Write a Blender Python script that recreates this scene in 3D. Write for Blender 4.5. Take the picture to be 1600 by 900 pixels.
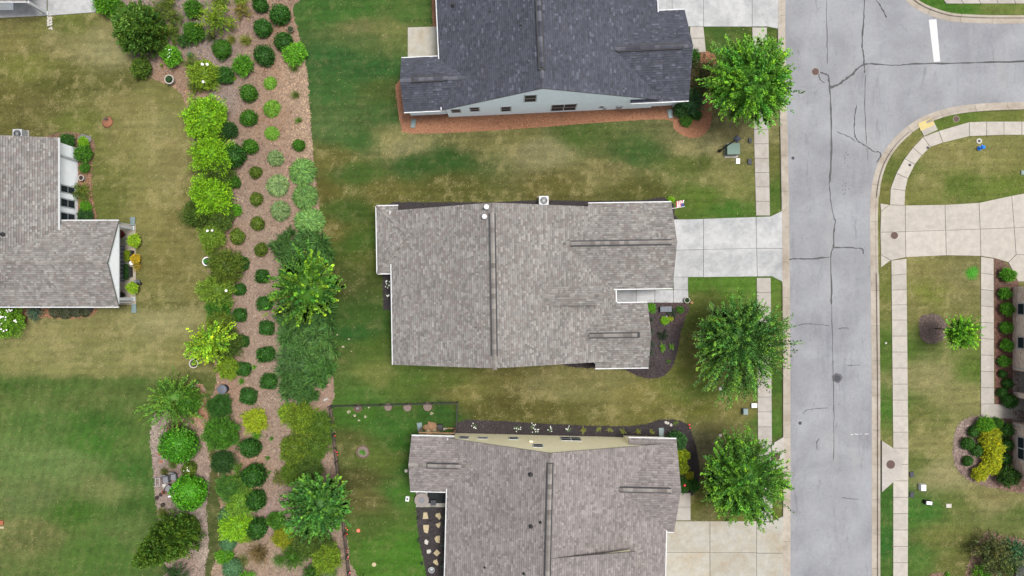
import bpy, math, random
import numpy as np
from mathutils import Vector, Matrix

random.seed(7)
RNG = np.random.default_rng(7)
for o in list(bpy.data.objects):
    bpy.data.objects.remove(o, do_unlink=True)
SC = bpy.context.scene
COL = SC.collection

# ------------------------------------------------------------------ camera
HC = 65.0            # drone height above the ground (m)
S = 0.06             # metres per photograph pixel on the ground
NX, NY = 800.0, 460.0  # the pixel straight below the drone
cam = bpy.data.cameras.new('camera')
cam.sensor_width = 36.0
cam.lens = 36.0 * HC / (1600 * S)
cam.shift_y = (NY - 450.0) / 1600.0
cam.clip_end = 1500.0
cam_ob = bpy.data.objects.new('camera', cam)
cam_ob.location = (0, 0, HC)
COL.objects.link(cam_ob)
SC.camera = cam_ob

# ------------------------------------------------------------------ sky and sun (bright overcast)
SUN_DIR = Vector((0.26, 0.10, 1.0)).normalized()      # towards the sun
world = bpy.data.worlds.new('World')
SC.world = world
world.use_nodes = True
wn = world.node_tree
wn.nodes.clear()
wo = wn.nodes.new('ShaderNodeOutputWorld')
wb = wn.nodes.new('ShaderNodeBackground')
sk = wn.nodes.new('ShaderNodeTexSky')
sk.sky_type = 'NISHITA'
sk.sun_disc = False
sk.sun_elevation = math.asin(SUN_DIR.z)
sk.sun_rotation = math.atan2(SUN_DIR.x, SUN_DIR.y)
sk.air_density = 1.0
sk.dust_density = 4.0
sk.ozone_density = 1.0
hs = wn.nodes.new('ShaderNodeHueSaturation')
hs.inputs['Saturation'].default_value = 0.3           # overcast: cloud-white light
wn.links.new(sk.outputs[0], hs.inputs['Color'])
wn.links.new(hs.outputs[0], wb.inputs[0])
wb.inputs[1].default_value = 0.13
wn.links.new(wb.outputs[0], wo.inputs[0])
sl = bpy.data.lights.new('sun', 'SUN')
sl.energy = 2.5
sl.angle = math.radians(18)
sl.color = (1.0, 0.965, 0.91)
sun = bpy.data.objects.new('sun', sl)
sun.rotation_euler = SUN_DIR.to_track_quat('Z', 'Y').to_euler()
sun.location = (30, 40, 90)
COL.objects.link(sun)
SC.view_settings.view_transform = 'Standard'
SC.view_settings.look = 'None'
SC.view_settings.gamma = 1.0
SC.view_settings.use_curve_mapping = False
SC.view_settings.exposure = 1.0

# ------------------------------------------------------------------ helpers
K = 2.75     # how much brighter than its base colour a flat lit surface shows in the picture
def lin(c):
    c = c / 255.0
    return c / 12.92 if c <= 0.04045 else ((c + 0.055) / 1.055) ** 2.4
def C(r, g, b, k=None):
    k = K if k is None else k
    return (min(lin(r) / k, .85), min(lin(g) / k, .85), min(lin(b) / k, .85))
def W(px, py, h=0.0, z=None):
    f = S * (1 - h / HC)
    return Vector(((px - NX) * f, (NY - py) * f, h if z is None else z))

class MB:
    def __init__(s):
        s.v = []; s.f = []; s.c = []
    def face(s, pts, col=None):
        n = len(s.v)
        s.v.extend([tuple(p) for p in pts])
        s.f.append(tuple(range(n, n + len(pts))))
        s.c.append(col or (1, 1, 1))
        return s
    def solid(s, bottom, top, col=None):
        n = len(bottom)
        s.face(list(top), col)
        s.face(list(reversed(bottom)), col)
        for i in range(n):
            j = (i + 1) % n
            s.face([bottom[i], bottom[j], top[j], top[i]], col)
        return s
    def prism(s, poly, z0, z1, col=None):
        a = sum(poly[i][0] * poly[(i + 1) % len(poly)][1] - poly[(i + 1) % len(poly)][0] * poly[i][1] for i in range(len(poly)))
        if a < 0: poly = list(reversed(poly))
        return s.solid([(p[0], p[1], z0) for p in poly], [(p[0], p[1], z1) for p in poly], col)
    def box(s, c, d, rz=0.0, col=None):
        ca, sa = math.cos(rz), math.sin(rz)
        pts = []
        for x, y in ((-1, -1), (1, -1), (1, 1), (-1, 1)):
            X, Y = x * d[0] / 2, y * d[1] / 2
            pts.append((c[0] + X * ca - Y * sa, c[1] + X * sa + Y * ca))
        return s.prism(pts, c[2] - d[2] / 2, c[2] + d[2] / 2, col)
    def tube(s, pts, rad, n=8, col=None, cap=True):
        rings = []
        for i, p in enumerate(pts):
            p = Vector(p)
            a = Vector(pts[max(i - 1, 0)]); b = Vector(pts[min(i + 1, len(pts) - 1)])
            d = (b - a).normalized() if (b - a).length > 1e-9 else Vector((0, 0, 1))
            u = d.orthogonal().normalized()
            if abs(d.z) > .99: u = Vector((1, 0, 0))
            w = d.cross(u)
            r = rad[i] if isinstance(rad, (list, tuple)) else rad
            base = len(s.v)
            for k in range(n):
                t = 2 * math.pi * k / n
                s.v.append(tuple(p + u * (math.cos(t) * r) + w * (math.sin(t) * r)))
            rings.append(base)
        for a, b in zip(rings[:-1], rings[1:]):
            for k in range(n):
                s.f.append((a + k, a + (k + 1) % n, b + (k + 1) % n, b + k)); s.c.append(col or (1, 1, 1))
        if cap:
            s.f.append(tuple(rings[-1] + k for k in range(n))); s.c.append(col or (1, 1, 1))
            s.f.append(tuple(rings[0] + k for k in reversed(range(n)))); s.c.append(col or (1, 1, 1))
        return s
    def lathe(s, prof, n=20, c=(0, 0, 0), col=None, jit=0.0):
        rings = []
        for r, z in prof:
            base = len(s.v)
            for k in range(n):
                t = 2 * math.pi * k / n
                q = r * (1 + random.uniform(-jit, jit))
                s.v.append((c[0] + math.cos(t) * q, c[1] + math.sin(t) * q, c[2] + z))
            rings.append(base)
        for a, b in zip(rings[:-1], rings[1:]):
            for k in range(n):
                s.f.append((a + k, a + (k + 1) % n, b + (k + 1) % n, b + k)); s.c.append(col or (1, 1, 1))
        s.f.append(tuple(rings[-1] + k for k in range(n))); s.c.append(col or (1, 1, 1))
        s.f.append(tuple(rings[0] + k for k in reversed(range(n)))); s.c.append(col or (1, 1, 1))
        return s
    def mesh(s, name, m, smooth=False):
        me = bpy.data.meshes.new(name)
        me.from_pydata(s.v, [], s.f)
        at = me.attributes.new('Col', 'FLOAT_COLOR', 'FACE')
        arr = np.ones((len(s.f), 4), dtype=np.float32)
        arr[:, :3] = np.array(s.c, dtype=np.float32)
        at.data.foreach_set('color', arr.ravel())
        me.materials.append(m)
        if smooth:
            me.polygons.foreach_set('use_smooth', [True] * len(me.polygons))
        me.update()
        return me
    def build(s, name, m, parent=None, loc=None, rz=0.0, smooth=False, bevel=0.0):
        o = link(name, s.mesh(name, m, smooth), parent, loc, rz)
        if bevel:
            b = o.modifiers.new('bevel', 'BEVEL'); b.width = bevel; b.segments = 2; b.limit_method = 'ANGLE'
        return o

def link(name, data, parent=None, loc=None, rz=0.0, scale=None):
    o = bpy.data.objects.new(name, data)
    COL.objects.link(o)
    if parent: o.parent = parent
    if loc is not None: o.location = loc
    o.rotation_euler = (0, 0, rz)
    if scale is not None: o.scale = scale
    return o
def tag(o, label=None, cat=None, group=None, kind=None):
    if label: o['label'] = label
    if cat: o['category'] = cat
    if group: o['group'] = group
    if kind: o['kind'] = kind
    return o
def thing(name, label, cat, loc=(0, 0, 0), rz=0.0, group=None):
    return tag(link(name, None, None, loc, rz), label, cat, group)

# ------------------------------------------------------------------ materials
def newmat(name):
    m = bpy.data.materials.new(name); m.use_nodes = True
    nt = m.node_tree
    return m, nt, nt.nodes['Principled BSDF']
def nd(nt, t, **kw):
    n = nt.nodes.new(t)
    for k, v in kw.items(): setattr(n, k, v)
    return n
def setin(nt, sock, val):
    if hasattr(val, 'is_output') or isinstance(val, bpy.types.NodeSocket): nt.links.new(val, sock)
    elif isinstance(val, tuple) and len(val) == 3 and sock.type == 'RGBA': sock.default_value = (*val, 1)
    else: sock.default_value = val
def mixc(nt, a, b, f, mode='MIX'):
    n = nt.nodes.new('ShaderNodeMix'); n.data_type = 'RGBA'; n.blend_type = mode
    setin(nt, n.inputs[0], f); setin(nt, n.inputs[6], a); setin(nt, n.inputs[7], b)
    return n.outputs[2]
def noise(nt, scale, detail=4.0, rough=.6, vec=None, dist=0.0):
    n = nt.nodes.new('ShaderNodeTexNoise')
    n.inputs['Scale'].default_value = scale; n.inputs['Detail'].default_value = detail
    n.inputs['Roughness'].default_value = rough; n.inputs['Distortion'].default_value = dist
    if vec is not None: nt.links.new(vec, n.inputs['Vector'])
    return n.outputs['Fac']
def ramp(nt, f, a, b):      # smooth remap of f from [a,b] to [0,1]
    n = nt.nodes.new('ShaderNodeMapRange'); n.interpolation_type = 'SMOOTHSTEP'
    nt.links.new(f, n.inputs[0]); n.inputs[1].default_value = a; n.inputs[2].default_value = b
    return n.outputs[0]
def rng(nt, f, a, b, lo, hi):
    n = nt.nodes.new('ShaderNodeMapRange')
    nt.links.new(f, n.inputs[0])
    for i, x in enumerate((a, b, lo, hi)): n.inputs[i + 1].default_value = x
    return n.outputs[0]
def gpos(nt, scale=(1, 1, 1)):
    g = nt.nodes.new('ShaderNodeNewGeometry'); mp = nt.nodes.new('ShaderNodeMapping')
    mp.inputs['Scale'].default_value = scale
    nt.links.new(g.outputs['Position'], mp.inputs['Vector'])
    return mp.outputs[0]
def grey(nt, f):
    n = nt.nodes.new('ShaderNodeCombineColor')
    for i in range(3): nt.links.new(f, n.inputs[i])
    return n.outputs[0]
def bump(nt, bs, f, strength=.3, dist=.02):
    b = nt.nodes.new('ShaderNodeBump')
    b.inputs['Strength'].default_value = strength; b.inputs['Distance'].default_value = dist
    nt.links.new(f, b.inputs['Height']); nt.links.new(b.outputs[0], bs.inputs['Normal'])
def attr(nt, name='Col'):
    return nd(nt, 'ShaderNodeAttribute', attribute_name=name).outputs['Color']

def plain(name, col, rough=.6, metal=0.0, var=.12, vs=6.0, spec=.3):
    m, nt, bs = newmat(name)
    f = noise(nt, vs, 5, .65, gpos(nt))
    c = mixc(nt, col, grey(nt, rng(nt, f, .25, .75, 1 - var, 1 + var)), 1.0, 'MULTIPLY')
    nt.links.new(c, bs.inputs['Base Color'])
    bs.inputs['Roughness'].default_value = rough; bs.inputs['Metallic'].default_value = metal
    bs.inputs['Specular IOR Level'].default_value = spec
    return m
def attrmat(name, rough=.9, var=.15, vs=12.0, bumps=0.0, spec=.15):
    m, nt, bs = newmat(name)
    p = gpos(nt)
    f = noise(nt, vs, 4, .7, p)
    c = mixc(nt, attr(nt), grey(nt, rng(nt, f, .25, .75, 1 - var, 1 + var)), 1.0, 'MULTIPLY')
    nt.links.new(c, bs.inputs['Base Color'])
    bs.inputs['Roughness'].default_value = rough
    bs.inputs['Specular IOR Level'].default_value = spec
    if bumps: bump(nt, bs, f, bumps, .03)
    return m
def concrete(name, col, dirt, amount=.5):
    m, nt, bs = newmat(name)
    p = gpos(nt)
    big = noise(nt, .5, 6, .7, p, .2); mid = noise(nt, 1.7, 6, .7, p); fine = noise(nt, 26, 3, .7, p)
    oi = nt.nodes.new('ShaderNodeObjectInfo')
    c = mixc(nt, col, dirt, rng(nt, big, .42, .72, 0, amount))
    c = mixc(nt, c, grey(nt, rng(nt, mid, .3, .7, .86, 1.1)), 1.0, 'MULTIPLY')
    c = mixc(nt, c, grey(nt, rng(nt, fine, .25, .75, .93, 1.07)), 1.0, 'MULTIPLY')
    c = mixc(nt, c, grey(nt, rng(nt, oi.outputs['Random'], 0, 1, .93, 1.06)), 1.0, 'MULTIPLY')
    nt.links.new(c, bs.inputs['Base Color'])
    bs.inputs['Roughness'].default_value = .85
    bs.inputs['Specular IOR Level'].default_value = .2
    bump(nt, bs, fine, .15, .01)
    return m

def foliage_mat():
    m, nt, bs = newmat('foliage')
    oi = nt.nodes.new('ShaderNodeObjectInfo')
    c = mixc(nt, oi.outputs['Color'], attr(nt), 1.0, 'MULTIPLY')
    nt.links.new(c, bs.inputs['Base Color'])
    bs.inputs['Roughness'].default_value = .6
    bs.inputs['Specular IOR Level'].default_value = .22
    tr = nt.nodes.new('ShaderNodeBsdfTranslucent')
    nt.links.new(mixc(nt, c, (1.1, 1.15, .6), 1.0, 'MULTIPLY'), tr.inputs[0])
    mx = nt.nodes.new('ShaderNodeMixShader'); mx.inputs[0].default_value = .2
    out = nt.nodes['Material Output']
    nt.links.new(bs.outputs[0], mx.inputs[1]); nt.links.new(tr.outputs[0], mx.inputs[2])
    nt.links.new(mx.outputs[0], out.inputs[0])
    return m
def lawn_mat():
    m, nt, bs = newmat('lawn_grass')
    p = gpos(nt); ps = gpos(nt, (.35, 1.6, 1)); 
    f1 = noise(nt, .9, 8, .72, p, .4); f2 = noise(nt, 7, 6, .75, p); f3 = noise(nt, 1.3, 6, .7, ps)
    f4 = noise(nt, 40, 2, .7, p)
    c = attr(nt)
    dry = mixc(nt, c, C(188, 172, 122), rng(nt, f1, .5, .78, 0, .3))
    c = mixc(nt, dry, C(58, 78, 34), rng(nt, f3, .54, .8, 0, .3))
    c = mixc(nt, c, grey(nt, rng(nt, f2, .22, .78, .62, 1.4)), 1.0, 'MULTIPLY')
    c = mixc(nt, c, grey(nt, rng(nt, f4, .25, .75, .8, 1.2)), 1.0, 'MULTIPLY')
    nt.links.new(c, bs.inputs['Base Color'])
    bs.inputs['Roughness'].default_value = .95
    bs.inputs['Specular IOR Level'].default_value = .05
    bump(nt, bs, f2, .5, .06)
    return m
def asphalt_mat():
    m, nt, bs = newmat('asphalt')
    p = gpos(nt); ps = gpos(nt, (1.0, .12, 1))
    big = noise(nt, .22, 6, .6, p, .3); st = noise(nt, .9, 5, .65, ps); mid = noise(nt, 3.2, 7, .75, p); fine = noise(nt, 30, 3, .8, p)
    c = mixc(nt, C(180, 182, 187), C(154, 155, 161), rng(nt, big, .36, .66, 0, 1))
    c = mixc(nt, c, C(178, 176, 178), rng(nt, st, .5, .7, 0, .6))
    c = mixc(nt, c, C(140, 142, 150), rng(nt, noise(nt, .7, 6, .7, ps), .58, .78, 0, .7))
    c = mixc(nt, c, grey(nt, rng(nt, mid, .25, .75, .9, 1.1)), 1.0, 'MULTIPLY')
    c = mixc(nt, c, grey(nt, rng(nt, fine, .2, .8, .84, 1.16)), 1.0, 'MULTIPLY')
    sp = noise(nt, 6.0, 2, .5, p)
    c = mixc(nt, c, C(110, 110, 116), rng(nt, sp, .66, .74, 0, .55))
    c = mixc(nt, c, C(128, 128, 136), rng(nt, noise(nt, .5, 7, .8, gpos(nt, (2.2, .5, 1)), .5),   .57, .72, 0, .85))
    nt.links.new(c, bs.inputs['Base Color'])
    bs.inputs['Roughness'].default_value = .9
    bs.inputs['Specular IOR Level'].default_value = .2
    bump(nt, bs, fine, .3, .01)
    return m
def cap_mat(name, a, b):
    m, nt, bs = newmat(name)
    oi = nt.nodes.new('ShaderNodeObjectInfo')
    c = mixc(nt, a, b, oi.outputs['Random'])
    f = noise(nt, 14, 4, .7, gpos(nt))
    c = mixc(nt, c, grey(nt, rng(nt, f, .25, .75, .82, 1.18)), 1.0, 'MULTIPLY')
    nt.links.new(c, bs.inputs['Base Color']); bs.inputs['Roughness'].default_value = .95
    bs.inputs['Specular IOR Level'].default_value = .1
    return m
def siding_mat(name, col):
    m, nt, bs = newmat(name)
    g = nt.nodes.new('ShaderNodeNewGeometry')
    sx = nt.nodes.new('ShaderNodeSeparateXYZ'); nt.links.new(g.outputs['Position'], sx.inputs[0])
    mt = nd(nt, 'ShaderNodeMath', operation='MULTIPLY'); nt.links.new(sx.outputs[2], mt.inputs[0]); mt.inputs[1].default_value = 1 / .16
    fr = nd(nt, 'ShaderNodeMath', operation='FRACT'); nt.links.new(mt.outputs[0], fr.inputs[0])
    f = noise(nt, 2.5, 5, .6, gpos(nt))
    c = mixc(nt, col, grey(nt, rng(nt, f, .25, .75, .94, 1.05)), 1.0, 'MULTIPLY')
    nt.links.new(c, bs.inputs['Base Color']); bs.inputs['Roughness'].default_value = .55
    bump(nt, bs, fr.outputs[0], .6, .02)
    return m
def brick_mat():
    m, nt, bs = newmat('brick_wall')
    g = nt.nodes.new('ShaderNodeNewGeometry')
    sx = nt.nodes.new('ShaderNodeSeparateXYZ'); nt.links.new(g.outputs['Position'], sx.inputs[0])
    cb = nt.nodes.new('ShaderNodeCombineXYZ')
    nt.links.new(sx.outputs[1], cb.inputs[0]); nt.links.new(sx.outputs[2], cb.inputs[1])
    b = nt.nodes.new('ShaderNodeTexBrick'); nt.links.new(cb.outputs[0], b.inputs['Vector'])
    b.inputs['Color1'].default_value = (*C(178, 140, 118, 1.05), 1); b.inputs['Color2'].default_value = (*C(212, 192, 176, 1.05), 1)
    b.inputs['Mortar'].default_value = (*C(205, 195, 185, 1.05), 1)
    b.inputs['Scale'].default_value = 1.0; b.inputs['Brick Width'].default_value = .42
    b.inputs['Row Height'].default_value = .16; b.inputs['Mortar Size'].default_value = .02
    nt.links.new(b.outputs[0], bs.inputs['Base Color']); bs.inputs['Roughness'].default_value = .9
    bump(nt, bs, b.outputs['Fac'], -.5, .02)
    return m

M = {}
M['foliage'] = foliage_mat()
M['lawn'] = lawn_mat()
M['blades'] = attrmat('grass_blades', .9, .1, 3.0)
M['asphalt'] = asphalt_mat()
M['conc_cool'] = concrete('concrete_pale', C(215, 216, 216), C(176, 178, 180), 1.0)
M['conc_warm'] = concrete('concrete_warm', C(214, 206, 195), C(196, 189, 180), .7)
M['conc_tan'] = concrete('concrete_stained', C(208, 205, 194), C(192, 176, 148), .9)
M['conc_walk'] = concrete('concrete_walk', C(208, 202, 194), C(186, 176, 164), .8)
M['kerb'] = concrete('concrete_kerb', C(206, 196, 182), C(172, 156, 138), .9)
M['joint'] = plain('joint_dirt', C(120, 112, 104), .95)
M['seal'] = plain('crack_sealer', C(52, 52, 56), .55, var=.25, vs=3)
M['paint'] = plain('road_paint', C(238, 238, 238), .7, var=.12, vs=8)
M['yellow'] = plain('tactile_yellow', C(232, 212, 142), .8, var=.12)
M['mulch'] = attrmat('mulch_soil', .97, .3, 5.0, .6)
M['chips'] = attrmat('mulch_chips', .95, .12, 4.0)
M['shingle'] = attrmat('asphalt_shingle', .95, .14, 9.0, .3)
nt_ = M['shingle'].node_tree; b_ = nt_.nodes['Principled BSDF']; old_ = b_.inputs['Base Color'].links[0].from_socket
w1_ = noise(nt_, .3, 5, .65, gpos(nt_), .5); w2_ = noise(nt_, 1.6, 4, .7, gpos(nt_))
c_ = mixc(nt_, old_, grey(nt_, rng(nt_, w1_, .3, .7, .9, 1.09)), 1.0, 'MULTIPLY')
c_ = mixc(nt_, c_, C(150, 136, 130), rng(nt_, w2_, .56, .8, 0, .2))
nt_.links.new(c_, b_.inputs['Base Color'])
M['cap_brown'] = cap_mat('ridge_cap_brown', C(184, 178, 172), C(136, 128, 124))
M['cap_dark'] = cap_mat('ridge_cap_dark', C(128, 130, 140), C(84, 86, 97))
M['trim'] = plain('white_trim', (.36, .37, .38), .5, var=.08)
M['fascia'] = plain('drip_edge', C(150, 146, 142), .6, var=.1)
M['vent'] = plain('vent_dark', C(60, 60, 64), .7)
M['black'] = plain('black_metal', (.012, .012, .013), .45, var=.1)
M['galv'] = plain('galvanised', (.26, .27, .28), .5, .2, var=.15)
M['white'] = plain('white_plastic', (.5, .51, .52), .45, var=.06)
M['sid_blue'] = siding_mat('siding_pale_blue', (.76, .86, .9))
M['sid_cream'] = siding_mat('siding_cream', (.9, .81, .54))
M['sid_white'] = siding_mat('siding_white', (.84, .87, .9))
M['brick'] = brick_mat()
M['iron'] = plain('rusty_iron', C(112, 88, 82), .8, .1, var=.35, vs=12)
M['teal'] = plain('green_cabinet', C(116, 146, 132), .6, var=.1)
M['teal_lite'] = plain('splash_plastic', C(138, 160, 160), .5, var=.15)
M['stone'] = plain('pale_sandstone', C(216, 198, 160), .9, var=.2, vs=5)
M['stone_w'] = plain('white_stone', C(228, 222, 212), .9, var=.12, vs=5)
M['rock'] = plain('tan_rock', C(176, 138, 104), .9, var=.3, vs=4)
M['wood'] = plain('weathered_wood', C(150, 132, 122), .9, var=.35, vs=9)
M['bark'] = plain('bark', C(92, 76, 62, 1.3), .95, var=.3, vs=14)
M['terra'] = plain('terracotta', C(190, 112, 80), .85, var=.2)
M['dirt'] = plain('red_clay', C(176, 118, 88), .95, var=.3, vs=9)
M['soil'] = plain('dark_soil', C(70, 56, 50), .95, var=.3, vs=9)
M['greyc'] = plain('grey_fabric', C(150, 152, 158), .8, var=.15, vs=5)
M['greyd'] = plain('dark_grey', C(70, 74, 82), .7, var=.2)
M['bluep'] = plain('bright_blue', C(40, 120, 215, 1.2), .5)
M['redp'] = plain('red_petal', C(205, 50, 70, 1.2), .6, var=.3, vs=20)
M['pinkp'] = plain('pink_petal', C(215, 110, 120, 1.2), .6, var=.3, vs=20)
M['orangep'] = plain('orange_plastic', C(215, 100, 80, 1.2), .5)
M['patio_tan'] = plain('patio_concrete', C(196, 184, 166), .9, var=.12, vs=2)
M['rug_dark'] = plain('rug_grey', C(118, 122, 128), .95)
M['rug_lite'] = plain('rug_pale', C(176, 178, 182), .95)
M['petal'] = plain('white_petal', (.55, .54, .52), .6, var=.08)
g, gnt, gb = newmat('window_glass')
gb.inputs['Base Color'].default_value = (.02, .026, .03, 1); gb.inputs['Roughness'].default_value = .25; gb.inputs['Specular IOR Level'].default_value = .04
M['glass'] = g
g, gnt, gb = newmat('glossy_black_patio')
gb.inputs['Base Color'].default_value = (.01, .012, .013, 1); gb.inputs['Roughness'].default_value = .7; gb.inputs['Specular IOR Level'].default_value = .1
M['blackslab'] = g

# ------------------------------------------------------------------ 2D helpers
def smooth_poly(pts, closed=True, n=4):
    out = []; N = len(pts)
    for i in range(N if closed else N - 1):
        p0, p1, p2, p3 = (pts[(i - 1) % N] if closed or i > 0 else pts[0], pts[i], pts[(i + 1) % N], pts[(i + 2) % N] if closed or i + 2 < N else pts[-1])
        for k in range(n):
            t = k / n; t2 = t * t; t3 = t2 * t
            out.append(tuple(.5 * (2 * p1[a] + (p2[a] - p0[a]) * t + (2 * p0[a] - 5 * p1[a] + 4 * p2[a] - p3[a]) * t2 + (3 * p1[a] - p0[a] - 3 * p2[a] + p3[a]) * t3) for a in (0, 1)))
    if not closed: out.append(tuple(pts[-1]))
    return out
def ragged(pts, step=3.0, amp=1.0):
    out = []; N = len(pts)
    for i in range(N):
        a, b = pts[i], pts[(i + 1) % N]
        L = math.hypot(b[0] - a[0], b[1] - a[1]); n = max(1, int(L / step))
        for k in range(n):
            t = k / n
            out.append((a[0] + (b[0] - a[0]) * t + random.uniform(-amp, amp), a[1] + (b[1] - a[1]) * t + random.uniform(-amp, amp)))
    return out
def inside(poly, X, Y):
    r = np.zeros(len(X), bool); n = len(poly)
    j = n - 1
    for i in range(n):
        xi, yi = poly[i]; xj, yj = poly[j]
        if yi != yj:
            c = ((yi > Y) != (yj > Y)) & (X < (xj - xi) * (Y - yi) / (yj - yi) + xi)
            r ^= c
        j = i
    return r
def field(samples, X, Y, r=14.0, p=1.6, lawn=False):
    num = np.zeros((len(X), 3)); den = np.zeros(len(X))
    if lawn: kx = np.where((X < 325) & (Y > 195) & (Y < 470), 1.1, .55); ky = np.where((X < 325) & (Y > 195) & (Y < 470), .6, 1.1)
    else: kx = ky = 1.0
    for (sx, sy, c) in samples:
        w = 1.0 / ((kx * (X - sx)) ** 2 + (ky * (Y - sy)) ** 2 + r * r) ** p
        num += w[:, None] * np.array(c)[None]; den += w
    return num / den[:, None]
def sheet(name, poly, z, mat, parent=None, col=None):
    mb = MB(); pts = [W(x, y) for x, y in poly]
    a = sum(pts[i].x * pts[(i + 1) % len(pts)].y - pts[(i + 1) % len(pts)].x * pts[i].y for i in range(len(pts)))
    if a < 0: pts.reverse()
    mb.face([(p.x, p.y, z) for p in pts], col)
    return mb.build(name, mat, parent)
def inset(poly, d):
    cx = sum(p[0] for p in poly) / len(poly); cy = sum(p[1] for p in poly) / len(poly)
    out = []
    for x, y in poly:
        L = math.hypot(x - cx, y - cy); out.append((x - (x - cx) / L * d, y - (y - cy) / L * d))
    return out
EXCL = []     # photograph polygons where no grass grows
def slabs(parent, polys, mat, z0=.0, z1=.055, name='slab', gap=.45):
    for p in polys:
        q = [W(x, y) for x, y in inset(p, gap)]
        MB().prism([(a.x, a.y) for a in q], z0, z1).build(name, mat, parent)
def lerp2(a, b, t): return (a[0] + (b[0] - a[0]) * t, a[1] + (b[1] - a[1]) * t)
def strip_cells(A, B, step):
    """cells between two polylines of equal point count, cut about every `step` pixels"""
    cells = []
    for i in range(len(A) - 1):
        L = math.hypot(A[i + 1][0] - A[i][0], A[i + 1][1] - A[i][1]); n = max(1, round(L / step))
        for k in range(n):
            t0, t1 = k / n, (k + 1) / n
            cells.append([lerp2(A[i], A[i + 1], t0), lerp2(B[i], B[i + 1], t0), lerp2(B[i], B[i + 1], t1), lerp2(A[i], A[i + 1], t1)])
    return cells
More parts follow.
